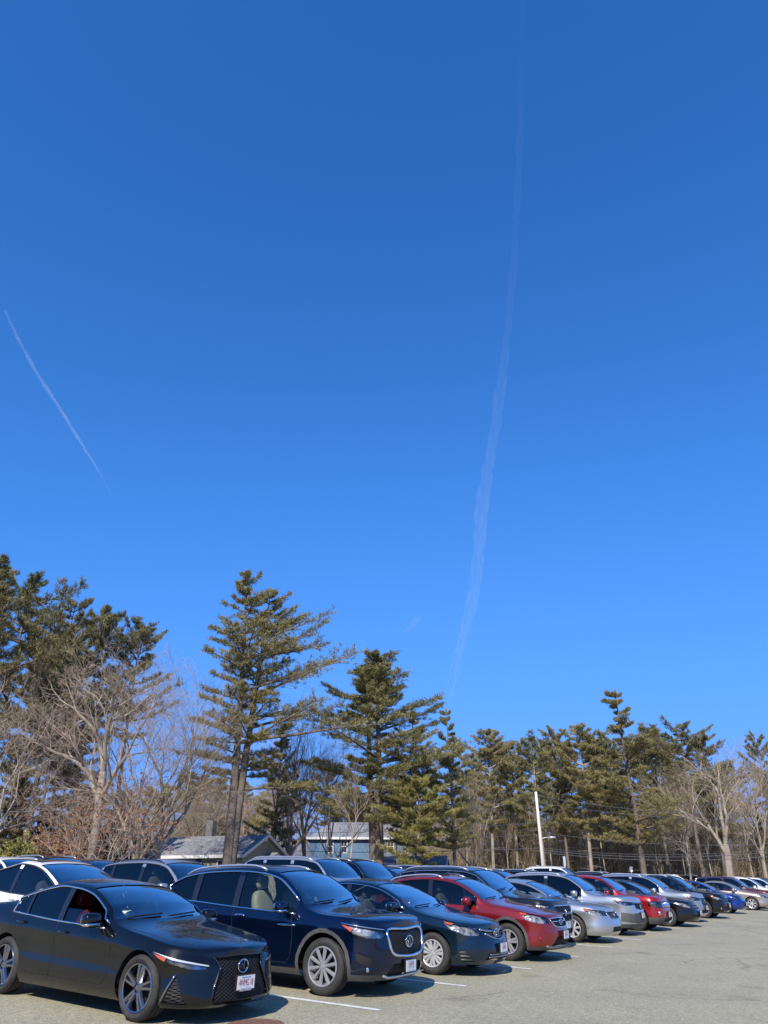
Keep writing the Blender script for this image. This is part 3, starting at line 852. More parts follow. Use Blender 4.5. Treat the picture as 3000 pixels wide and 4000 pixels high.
def plate(B, root, z=.45, text='', y=0, white=True, col=None, frame=BLK, foot=None, off=.03, top='Massachusetts'):
    c, n = B.on_front(y, z, 0); X = c.x + off
    b2 = bmesh.new(); box(b2, X - .03, X, y - .16, y + .16, z - .085, z + .085); pf = bm_obj('number_plate', b2, frame, root, False)
    b2 = bmesh.new(); box(b2, X + .001, X + .004, y - .148, y + .148, z - .070, z + .072); p = bm_obj('plate_face', b2, PLATEW, pf, False)
    def tx(t, size, m, yy, zz, sx=1.0, bold=False):
        o = textmesh(t, size, m, pf, 'plate_text', bold)
        o.matrix_local = Matrix.Translation((X + .0065, y + yy, z + zz)) @ Matrix(((0, 0, 1, 0), (1, 0, 0, 0), (0, 1, 0, 0), (0, 0, 0, 1))) @ Matrix.Diagonal((sx, 1, 1, 1))
    tx(text, .100, col or PLATER, 0, -.002, .56, False)
    tx(top, .026, PLATEB, 0, .056, 1.0, True)
    tx('The Spirit of America' if top == 'Massachusetts' else '', .02, PLATEB, 0, -.057) if top == 'Massachusetts' else None
    if foot:
        o = textmesh(foot, .026, PLATEW, pf, 'plate_text', True)
        o.matrix_local = Matrix.Translation((X + .002, y, z - .0785)) @ Matrix(((0, 0, 1, 0), (1, 0, 0, 0), (0, 1, 0, 0), (0, 0, 0, 1)))

def place(root, x, y, heading=None, dz=0):
    h = HEAD if heading is None else heading
    e = .8; f = Vector((math.cos(h), math.sin(h), 0)); l = Vector((-math.sin(h), math.cos(h), 0))
    gx = (G(x + e, y) - G(x - e, y)) / (2 * e); gy = (G(x, y + e) - G(x, y - e)) / (2 * e)
    n = Vector((-gx, -gy, 1)).normalized(); l2 = n.cross(f).normalized(); f2 = l2.cross(n).normalized()
    M = Matrix(((f2.x, l2.x, n.x, x), (f2.y, l2.y, n.y, y), (f2.z, l2.z, n.z, G(x, y) + .004 + dz), (0, 0, 0, 1)))
    root.matrix_world = M
def place_near(root, sp, wx, wy, heading=None):
    """near-side (car's right) front tyre centre-line at world wx,wy"""
    h = HEAD if heading is None else heading; l = (-math.sin(h), math.cos(h)); o = sp['W'] / 2 - .03
    place(root, wx + l[0] * o, wy + l[1] * o, heading)

# ------------------------------------------------------------------ car shapes
def arcsof(head, inner_m=REFL, amber=None, strip=None):
    a = []
    if amber: a.append(dict(n='turn_signal', p=amber, m=AMBER, off=-.004))
    if strip: a.append(dict(n='headlight_strip', p=strip, m=WLED, off=-.002))
    a.append(dict(n='headlight', p=head, m=inner_m, lens=True))
    return a
def sedan(L, W, H, wb, foh, r, hf=.68, cs=1.5, cz=.98, rs=2.45, re=3.25, ds=4.05, dz=1.08, sh0=None, belt=.91, beltr=1.0, **k):
    sh0 = sh0 or hf - .05
    top = [(0, hf), (.12, hf + .055), (.4, hf + .12), (cs * .62, cz - .075), (cs - .12, cz - .02), (cs + .03, cz + .015), (cs + (rs - cs) * .5, cz + (H - .05 - cz) * .58), (rs - .05, H - .065), (rs + .25, H - .018), (rs + .6, H), (re, H - .035), (re + (ds - re) * .5, dz + (H - .03 - dz) * .58), (ds, dz + .03), (ds + .12, dz + .005), (L - .12, dz - .03), (L, dz - .09)]
    sh = [(0, sh0), (.25, sh0 + .07), (.6, sh0 + .13), (1.2, belt - .04), (1.7, belt - .01), (2.7, belt + .02), (3.6, (belt + beltr) / 2 + .02), (ds, beltr), (L - .15, dz - .07), (L, dz - .12)]
    sp = dict(L=L, W=W, H=H, wb=wb, foh=foh, r=r, top=top, sh=sh, ws=(cs + .05, rs - .02), rw=(re + .12, ds - .02), tum=.42,
              dlo=dict(s0=cs + .28, s1=ds - .25, pil=[((cs + ds) / 2 + .12, .10)], mt=.05, rake=.06, rrake=-.03), ww=.225)
    sp.update(k); return sp
def suv(L, W, H, wb, foh, r, hf=.88, cs=1.35, cz=1.12, rs=2.2, re=3.7, sh0=None, belt=1.03, beltr=1.10, tail=.5, **k):
    sh0 = sh0 or hf - .06
    top = [(0, hf), (.1, hf + .05), (.35, hf + .10), (cs * .65, cz - .06), (cs - .12, cz - .02), (cs + .03, cz + .015), (cs + (rs - cs) * .5, cz + (H - .05 - cz) * .58), (rs - .05, H - .07), (rs + .25, H - .02), (rs + .65, H), (re, H - .03), (L - tail + .02, H - .12), (L - tail * .62, H - .24), (L - .12, beltr + .08), (L, beltr - .02)]
    sh = [(0, sh0), (.25, sh0 + .07), (.7, sh0 + .12), (1.3, belt - .02), (2.6, belt + .01), (3.6, beltr - .02), (L - .3, beltr), (L, beltr - .06)]
    sp = dict(L=L, W=W, H=H, wb=wb, foh=foh, r=r, top=top, sh=sh, ws=(cs + .05, rs - .02), tum=.27, drop=.06,
              dlo=dict(s0=cs + .28, s1=L - tail * .95, pil=[(cs + 1.42, .11), (cs + 2.42, .10)], mt=.055, rake=.05, rrake=-.02, cap=None), priv=1, gc=.22, Rr=.35, fb=[(0, .12), (.2, .02), (.45, 0), (.75, .02), (.9, .05), (1, .10)], ww=.235, gap=.07)
    sp.update(k); return sp

SP = {}
P_BLACK = paint('paint_black', (.0025, .0026, .003), .2, .25, .035); P_NAVY = paint('paint_midnight_blue', (.0016, .0085, .036), .6, .24, .03)
P_TEAL = paint('paint_dark_teal', (.005, .022, .045), .6, .3, .10); P_RED = paint('paint_crimson', (.25, .011, .014), .5, .3, .14)
P_GREY = paint('paint_dark_grey', (.018, .019, .022), .6, .3, .10); P_SILVER = paint('paint_silver', (.50, .51, .53), .75, .33, .25)
P_SILVER2 = paint('paint_pale_silver', (.40, .42, .44), .7, .33, .35); P_BRED = paint('paint_bright_red', (.34, .006, .009), .45, .3, .12)
P_BLUE = paint('paint_bright_blue', (.005, .032, .24), .6, .3, .15); P_BEIGE = paint('paint_champagne', (.42, .35, .29), .6, .35, .3)
P_MAROON = paint('paint_maroon', (.07, .006, .010), .5, .3, .2); P_WHITE = paint('paint_white', (.78, .79, .79), .0, .35, .12)
P_BLK2 = paint('paint_soft_black', (.006, .006, .008), .4, .3, .10); P_SLATE = paint('paint_slate', (.10, .105, .11), .6, .32, .3)

SP['lexus'] = sedan(4.71, 1.84, 1.425, 2.80, .88, .338, hf=.70, sh0=.655, cs=1.40, cz=.975, rs=2.30, re=3.15, ds=4.12, dz=1.09, belt=.905, beltr=1.0, Rf=.72, nf=2.5,
    fb=[(0, .06), (.12, .0), (.35, .02), (.6, .05), (.85, .08), (1, .12)], gc=.17, flare=.022, gap=.05,
    paint=P_BLACK, trim=CHROME, trimr=.012, handle=P_BLACK, mir_chrome=True, rim=(5, True, 'wide', DARKRIM, .75), ww=.245, cabin=IN_RED, priv=1,
    drop_window=[(1.66, .02), (1.95, .10), (2.2, .155), (2.45, .165), (2.66, .15)],
    front=[dict(n='grille', p=[(0, .675), (.40, .665), (.335, .56), (.44, .36), (.47, .245), (0, .235)], m=HONEY, off=-.02), dict(n='lower_intake', p=[(0, .225), (.45, .225), (.43, .20), (0, .20)], m=DARK, off=-.02)],
    tubes=[dict(n='grille_frame', p=[(0, .68), (.41, .67), (.345, .56), (.45, .36), (.48, .24)], r=.011, m=BLK, mir=False), dict(n='grille_frame', p=[(0, .68), (-.41, .67), (-.345, .56), (-.45, .36), (-.48, .24)], r=.011, m=BLK)],
    arcs=[dict(n='turn_signal', p=[(1.05, .60), (1.22, .665), (1.36, .735), (1.20, .70), (1.02, .665)], m=AMBER, off=-.003), dict(n='headlight_strip', p=[(.545, .583), (.56, .60), (.95, .665), (1.30, .725), (1.0, .650)], m=WLED, off=-.002)] + [dict(n='headlight', p=[(.55, .56), (.57, .60), (.95, .66), (1.26, .70), (1.05, .60), (.75, .555)], m=REFLD, lens=True), dict(n='side_vent', p=[(.92, .50), (.99, .40), (1.06, .22), (.76, .215), (.84, .30)], m=HONEY, off=-.012)],
    atubes=[dict(n='vent_blade', p=[(.93, .51), (1.01, .38), (1.09, .22)], r=.014, m=DARKRIM)],
    emblem=dict(z=.565, r=.085, kind='L', off=.005), plate=dict(z=.40, text='4WMG 18', foot='HERB CHAMBERS', frame=mat('plate_frame_dark', (.03, .012, .018), .3), off=.045),
    stick=[(-.60, 1.64, STICK, .13, .10)])
SP['lexus']['dlo'].update(s0=1.66, s1=3.70, pil=[(2.62, .11), (3.38, .05)], rrake=.02)
SP['lexus'].update(handles=[(2.43, -.10), (3.40, -.09)], mir_s=1.80)
SP['lexus']['dlo']['doorf'] = 1.45
SP['qx'] = suv(4.69, 1.90, 1.665, 2.80, .93, .365, hf=.93, sh0=.885, cs=1.22, cz=1.105, rs=2.08, re=3.4, belt=1.025, beltr=1.10, tail=.72, Rf=.62, nf=2.7, tum=.36,
    paint=P_NAVY, trim=CHROME, trimr=.015, handle=CHROME, mir_chrome=True, rails=(SILVRAIL, 2.35, 4.05, .04), rim=(10, False, 'slim', STEELRIM, .70), clad=True, lowclad=.30, cabin=IN_BEIGE, flare=.015,
    front=[dict(n='grille', p=[(0, .845), (.46, .865), (.50, .80), (.45, .61), (.36, .555), (0, .525)], m=HONEY, off=-.02), dict(n='lower_intake', p=[(0, .43), (.40, .43), (.50, .30), (.42, .27), (0, .27)], m=DARK, off=-.03)],
    tubes=[dict(n='grille_frame', p=[(0, .855), (.475, .875), (.525, .80), (.465, .59), (.37, .535), (0, .505), (-.37, .535), (-.465, .59), (-.525, .80), (-.475, .875)], r=.021, m=CHROME, closed=True, sm=1), dict(n='skid_strip', p=[(-.55, .285), (-.42, .25), (.42, .25), (.55, .285)], r=.022, m=SILVRAIL, off=-.005)],
    arcs=arcsof([(.56, .80), (.60, .855), (1.0, .90), (1.3, .93), (1.12, .80), (.9, .755), (.64, .755)], REFL, amber=[(1.10, .80), (1.27, .89), (1.36, .945), (1.2, .915), (1.06, .87)]) + [dict(n='fog_recess', p=[(.80, .52), (1.06, .58), (1.04, .47), (.82, .40)], m=DARK, off=-.01)],
    atubes=[dict(n='headlight_chrome', p=[(.60, .862), (1.0, .907), (1.3, .937)], r=.008, m=CHROME)], fogs=[(.86, .37, .035, CHROME)],
    stubes=[dict(n='fender_vent', p=[(1.45, .865), (1.78, .855)], r=.014, m=CHROME)],
    emblem=dict(z=.70, r=.10, kind='A', off=.005), plate=dict(z=.385, text='5YP775', off=.05), stick=[(-.62, 1.46, STICKW, .10, .09), (.05, 2.05, STICK, .08, .08)])
SP['qx']['dlo'].update(pil=[(2.72, .12), (3.62, .12)], rrake=.20, s1=4.10, cap=[(1, 2), (3.6, 1.58), (4.1, 1.53), (4.5, 1.44)])
SP['camry'] = sedan(4.81, 1.82, 1.465, 2.775, .96, .328, hf=.74, sh0=.70, cs=1.30, cz=1.0, rs=2.30, re=3.3, ds=4.15, dz=1.12, belt=.945, beltr=1.03, Rf=.70, nf=2.4, gc=.19,
    paint=P_TEAL, trim=CHROME, trimr=.010, rim=(7, True, 'cap', HUBCAP, .66), ww=.215, priv=9,
    front=[dict(n='grille', p=[(0, .665), (.44, .70), (.38, .635), (.26, .585), (0, .575)], m=BARS, off=-.02), dict(n='lower_intake', p=[(0, .38), (.42, .38), (.50, .26), (0, .255)], m=BARS, off=-.02)],
    tubes=[dict(n='grille_bar', p=[(-.47, .725), (-.3, .695), (0, .68), (.3, .695), (.47, .725)], r=.022, m=ALU), dict(n='grille_lower_bar', p=[(-.42, .66), (-.2, .585), (0, .56), (.2, .585), (.42, .66)], r=.014, m=ALU), dict(n='intake_bar', p=[(-.40, .34), (.40, .34)], r=.008, m=ALU), dict(n='intake_bar', p=[(-.42, .30), (.42, .30)], r=.008, m=ALU)],
    arcs=arcsof([(.50, .72), (.62, .75), (1.0, .79), (1.34, .845), (1.2, .73), (.95, .64), (.62, .635)], REFL, amber=[(1.12, .775), (1.27, .80), (1.38, .865), (1.22, .84), (1.05, .82)]) + [dict(n='side_vent', p=[(.98, .44), (1.04, .40), (.98, .24), (.74, .24)], m=BARS, off=-.01)],
    emblem=dict(z=.665, r=.10, kind='T', off=.012), plate=dict(z=.44, text='124NF1', off=.05), stick=[(-.60, 1.55, STICK, .10, .09), (.0, 2.1, STICKW, .09, .08)])
SP['xtrek'] = suv(4.45, 1.78, 1.56, 2.635, .92, .345, hf=.82, sh0=.78, cs=1.35, cz=1.08, rs=2.25, re=3.35, belt=.985, beltr=1.08, tail=.62, Rf=.65, nf=2.6,
    paint=P_RED, trim=BLK, rim=(5, True, 'wide', STEELRIM, .66), clad=True, cladm=PLAST, rails=(SILVRAIL, 2.55, 4.0, .05), crossbars=(2.75, 3.6), cabin=IN_GREY, lowclad=.29,
    front=[dict(n='grille', p=[(0, .80), (.42, .79), (.38, .70), (.28, .655), (0, .65)], m=HONEY, off=-.02), dict(n='lower_intake', p=[(0, .47), (.32, .47), (.50, .30), (0, .29)], m=DARK, off=-.03)],
    tubes=[dict(n='grille_frame', p=[(0, .81), (.44, .80), (.39, .69), (.28, .645), (0, .635), (-.28, .645), (-.39, .69), (-.44, .80)], r=.014, m=CHROME, closed=True), dict(n='grille_wing', p=[(-.36, .745), (0, .735), (.36, .745)], r=.012, m=CHROME), dict(n='skid_strip', p=[(-.62, .30), (-.5, .27), (.5, .27), (.62, .30)], r=.03, m=PLASTG, off=-.01)],
    arcs=arcsof([(.50, .79), (.62, .83), (.98, .885), (1.22, .92), (1.12, .78), (.9, .715), (.58, .71)], REFL, amber=[(.98, .855), (1.22, .86), (1.26, .93), (1.05, .90)]),
    fogs=[(.80, .43, .045, P_RED)], emblem=dict(z=.735, r=.085, kind='oval', off=.012), plate=dict(z=.50, text='9AAP36', off=.07), stick=[(-.60, 1.60, STICK, .10, .09), (.0, 2.0, STICKW, .09, .08)])
SP['pilot'] = suv(4.85, 1.95, 1.75, 2.82, .98, .37, hf=1.0, sh0=.96, cs=1.42, cz=1.19, rs=2.22, re=3.8, belt=1.06, beltr=1.15, Rf=.5, nf=3.2,
    paint=P_GREY, trim=CHROME, rails=(SILVRAIL, 2.35, 4.3, .05), rim=(5, True, 'wide', DARKRIM, .68), clad=True, lowclad=.3,
    front=[dict(n='grille', p=[(0, .92), (.52, .92), (.48, .80), (0, .79)], m=HONEY, off=-.02), dict(n='lower_intake', p=[(0, .74), (.48, .74), (.44, .62), (0, .61)], m=HONEY, off=-.02), dict(n='bumper_intake', p=[(0, .44), (.5, .44), (.5, .32), (0, .32)], m=HONEY, off=-.02)],
    tubes=[dict(n='grille_bar', p=[(-.55, .935), (.55, .935)], r=.014, m=CHROME), dict(n='grille_bar', p=[(-.52, .765), (.52, .765)], r=.018, m=DARKRIM), dict(n='grille_bar', p=[(-.52, .30), (.52, .30)], r=.016, m=ALU)],
    arcs=arcsof([(.55, .86), (.56, .95), (1.0, .965), (1.2, .975), (1.18, .90), (.9, .85)], REFL), emblem=dict(z=.80, r=.09, kind='H', off=.02), plate=dict(z=.52, text='2LPT12', off=.05, col=PLATEG), stick=[(-.60, 1.62, STICK, .10, .09)])
SP['accord'] = sedan(4.93, 1.845, 1.475, 2.80, .97, .33, hf=.76, sh0=.72, cs=1.40, cz=1.01, rs=2.38, re=3.35, ds=4.2, dz=1.12, belt=.94, beltr=1.02, Rf=.62, nf=2.7, gc=.19,
    paint=P_SILVER, trim=BLK, rim=(7, False, 'cap', HUBCAP, .66), priv=9,
    front=[dict(n='grille', p=[(0, .745), (.42, .74), (.36, .60), (0, .585)], m=BARS, off=-.02), dict(n='lower_intake', p=[(0, .40), (.36, .40), (.38, .28), (0, .28)], m=HONEY, off=-.02)],
    tubes=[dict(n='grille_frame', p=[(0, .755), (.44, .75), (.37, .59), (0, .575), (-.37, .59), (-.44, .75)], r=.012, m=CHROME, closed=True)],
    arcs=arcsof([(.52, .74), (.60, .78), (1.0, .80), (1.28, .83), (1.25, .75), (.95, .66), (.56, .66)], REFL, amber=[(1.12, .735), (1.27, .76), (1.33, .84), (1.1, .825)]), emblem=dict(z=.67, r=.08, kind='H', off=.02), stick=[(-.60, 1.62, STICK, .10, .09)])
SP['crv'] = suv(4.60, 1.855, 1.68, 2.66, .93, .36, hf=.98, sh0=.92, cs=1.30, cz=1.14, rs=2.15, re=3.45, belt=1.03, beltr=1.12, tail=.5, Rf=.58, nf=2.8,
    paint=P_SILVER, trim=BLK, clad=True, lowclad=.33, rim=(5, True, 'fan', STEELRIM, .70), priv=0, cladm=PLAST, rails=(SILVRAIL, 2.3, 3.9, .03),
    front=[dict(n='grille', p=[(0, .90), (.46, .88), (.40, .74), (0, .70)], m=HONEY, off=-.02), dict(n='lower_intake', p=[(0, .62), (.55, .62), (.62, .38), (.4, .34), (0, .34)], m=PLAST, off=.003)],
    tubes=[dict(n='grille_bar', p=[(-.52, .90), (0, .885), (.52, .90)], r=.02, m=DARKRIM)],
    arcs=arcsof([(.50, .84), (.52, .91), (.98, .94), (1.28, .985), (1.14, .87), (.9, .82)], REFLD, amber=[(1.05, .90), (1.2, .93), (1.34, 1.0), (1.05, .955)]) + [dict(n='bumper_cladding', p=[(.58, .60), (1.04, .64), (1.06, .40), (.6, .36)], m=PLAST, off=.003)],
    emblem=dict(z=.80, r=.085, kind='H', off=.02), plate=dict(z=.56, text='LV 40P', off=.05, y=.0, col=PLATEG), mirm=P_SILVER)
SP['jeep'] = suv(4.45, 1.81, 1.63, 2.635, .88, .355, hf=.97, sh0=.92, cs=1.28, cz=1.11, rs=2.05, re=3.4, belt=1.02, beltr=1.10, tail=.5, Rf=.5, nf=3.0, tum=.24,
    paint=P_BRED, trim=BLK, rim=(5, True, 'wide', STEELRIM, .66), lowclad=.42, priv=1,
    front=[dict(n='grille', p=[(0, .885), (.50, .885), (.50, .70), (0, .70)], m=DARK, off=-.02), dict(n='lower_intake', p=[(0, .40), (.40, .40), (.45, .29), (0, .29)], m=DARK, off=-.02)],
    tubes=[dict(n='grille_slot', p=[(x, .71), (x, .875)], r=.026, m=CHROME, off=-.012) for x in (-.43, -.287, -.143, 0, .143, .287, .43)],
    arcs=arcsof([(.56, .70), (.56, .885), (.95, .895), (1.12, .90), (1.10, .76), (.9, .70)], REFLD), fogs=[(.74, .55, .075, CHROME)], plate=dict(z=.50, text='37KR91', off=.05), mirm=P_BRED, flare=.03)
SP['impala'] = sedan(5.09, 1.85, 1.49, 2.81, 1.0, .335, hf=.76, sh0=.72, cs=1.48, cz=1.01, rs=2.45, re=3.5, ds=4.35, dz=1.12, belt=.95, beltr=1.03, Rf=.75, nf=2.3,
    paint=P_BLK2, trim=BLK, rim=(5, False, 'cap', HUBCAP, .66),
    front=[dict(n='grille', p=[(0, .72), (.46, .72), (.40, .60), (0, .59)], m=BARS, off=-.02), dict(n='lower_intake', p=[(0, .40), (.62, .42), (.60, .34), (0, .33)], m=DARK, off=-.02)],
    tubes=[dict(n='grille_bar', p=[(-.46, .66), (.46, .66)], r=.013, m=CHROME)],
    arcs=arcsof([(.52, .64), (.56, .72), (.9, .80), (1.2, .82), (1.28, .77), (1.0, .68), (.7, .62)], REFL), plate=dict(z=.48, text='1RG 74', off=.06))
SP['equinox'] = suv(4.65, 1.86, 1.70, 2.73, .93, .36, hf=.98, sh0=.92, cs=1.30, cz=1.15, rs=2.15, re=3.6, belt=1.04, beltr=1.14, Rf=.55, nf=2.8,
    paint=P_SILVER2, trim=CHROME, rails=(SILVRAIL, 2.3, 4.1, .045), rim=(5, True, 'wide', STEELRIM, .68), priv=1,
    front=[dict(n='grille', p=[(0, .88), (.40, .88), (.42, .70), (.35, .62), (0, .60)], m=BARS, off=-.02), dict(n='lower_intake', p=[(0, .46), (.5, .46), (.5, .33), (0, .33)], m=DARK, off=-.02)],
    arcs=arcsof([(.48, .80), (.50, .88), (.95, .93), (1.2, .98), (1.12, .85), (.9, .78)], REFLD, amber=[(1.0, .86), (1.14, .89), (1.28, 1.0), (1.0, .945)]), emblem=dict(z=.76, r=.07, kind='H'), plate=dict(z=.53, text='8DKA21', off=.06), mir_chrome=True)
SP['darksuv'] = suv(4.72, 1.90, 1.70, 2.74, .95, .37, hf=.93, sh0=.88, cs=1.28, cz=1.13, rs=2.2, re=3.7, belt=1.03, beltr=1.12, Rf=.62, nf=2.5,
    paint=P_BLK2, trim=CHROME, trimr=.008, rails=(SILVRAIL, 2.4, 4.1, .04), rim=(5, True, 'wide', STEELRIM, .70), priv=1, lowclad=.27,
    front=[dict(n='grille', p=[(0, .82), (.42, .82), (.36, .66), (0, .65)], m=BARS, off=-.02), dict(n='lower_intake', p=[(0, .50), (.6, .48), (.5, .33), (0, .33)], m=DARK, off=-.02)],
    arcs=arcsof([(.50, .76), (.54, .82), (.9, .88), (1.25, .93), (1.14, .80), (.85, .735)], REFL, amber=[(1.0, .82), (1.18, .84), (1.3, .945), (1.0, .90)]), fogs=[(.80, .42, .05, CHROME)], plate=dict(z=.54, text='6HX 281', off=.05))
SP['hatch'] = sedan(4.35, 1.75, 1.47, 2.62, .88, .32, hf=.76, sh0=.72, cs=1.15, cz=1.0, rs=2.1, re=3.1, ds=3.85, dz=1.13, belt=.95, beltr=1.04, Rf=.6, nf=2.5,
    paint=P_BLUE, trim=BLK, rim=(5, True, 'thin', ALU, .68),
    front=[dict(n='grille', p=[(0, .58), (.5, .56), (.46, .34), (0, .32)], m=BARS, off=-.02)], arcs=arcsof([(.48, .68), (.52, .75), (.9, .81), (1.15, .85), (1.05, .73), (.8, .66)], REFLD), plate=dict(z=.46, text='4TN 652', off=.05))
SP['beige'] = sedan(4.80, 1.80, 1.47, 2.77, .95, .335, hf=.75, sh0=.71, cs=1.38, cz=1.0, rs=2.35, re=3.3, ds=4.15, dz=1.11, belt=.94, beltr=1.02,
    paint=P_BEIGE, trim=CHROME, rim=(7, False, 'cap', HUBCAP, .70), front=[dict(n='grille', p=[(0, .70), (.42, .70), (.38, .60), (0, .59)], m=BARS, off=-.02)],
    arcs=arcsof([(.48, .68), (.52, .74), (.9, .80), (1.2, .83), (1.1, .72), (.8, .65)], REFL))
SP['maroonsuv'] = suv(4.95, 1.95, 1.73, 2.85, 1.0, .375, hf=.90, sh0=.86, cs=1.4, cz=1.12, rs=2.3, re=3.8, belt=1.03, beltr=1.12, Rf=.62, nf=2.5, paint=P_MAROON, trim=CHROME, trimr=.012, rim=(5, True, 'wide', STEELRIM, .68), priv=1,
    front=[dict(n='grille', p=[(0, .80), (.45, .80), (.38, .64), (0, .63)], m=BARS, off=-.02)], arcs=arcsof([(.50, .74), (.54, .81), (.9, .86), (1.2, .90), (1.1, .79), (.8, .72)], REFL))
SP['whitesuv'] = suv(4.80, 1.92, 1.72, 2.80, .97, .37, hf=.94, sh0=.89, cs=1.35, cz=1.13, rs=2.2, re=3.8, belt=1.04, beltr=1.12, paint=P_WHITE, trim=CHROME, rim=(5, True, 'wide', STEELRIM, .68), priv=1, rails=(SILVRAIL, 2.4, 4.2, .04),
    front=[dict(n='grille', p=[(0, .85), (.45, .85), (.38, .68), (0, .67)], m=BARS, off=-.02)], arcs=arcsof([(.50, .78), (.54, .85), (.9, .90), (1.2, .94), (1.1, .82), (.8, .76)], REFL))
SP['tesla'] = sedan(4.75, 1.92, 1.62, 2.89, .87, .35, hf=.74, sh0=.70, cs=1.05, cz=1.02, rs=2.35, re=3.1, ds=4.35, dz=1.22, belt=.98, beltr=1.09, Rf=.7, nf=2.5, tum=.36,
    paint=P_WHITE, trim=BLK, trimr=.016, rim=(5, False, 'fan', DARKRIM, .7), priv=1, sunroof=(2.5, 3.3, .55), fin=False, mirm=P_WHITE)
SP['rav4'] = suv(4.60, 1.855, 1.70, 2.69, .92, .36, hf=.96, sh0=.90, cs=1.30, cz=1.14, rs=2.12, re=3.5, belt=1.05, beltr=1.16, tail=.5, paint=P_SILVER, trim=BLK, rim=(5, True, 'fan', STEELRIM, .68), priv=1, rails=(BLK, 2.2, 4.0, .03), mirm=P_SILVER, clad=True,
    front=[dict(n='grille', p=[(0, .85), (.45, .85), (.38, .68), (0, .67)], m=BARS, off=-.02)])
SP['yukon'] = suv(5.3, 2.03, 1.90, 3.07, 1.0, .41, hf=1.12, sh0=1.06, cs=1.55, cz=1.30, rs=2.3, re=4.5, belt=1.18, beltr=1.26, tail=.4, Rf=.45, nf=3.4, tum=.22, paint=P_SILVER, trim=CHROME, rim=(6, False, 'wide', STEELRIM, .68), priv=0, rails=(SILVRAIL, 2.4, 4.8, .03),
    front=[dict(n='grille', p=[(0, 1.02), (.55, 1.02), (.5, .72), (0, .72)], m=BARS, off=-.02)])
SP['yukon']['dlo'].update(pil=[(3.05, .12), (4.12, .12)])
SP['tallblack'] = dict(SP['yukon'], paint=P_BLK2, H=1.88)

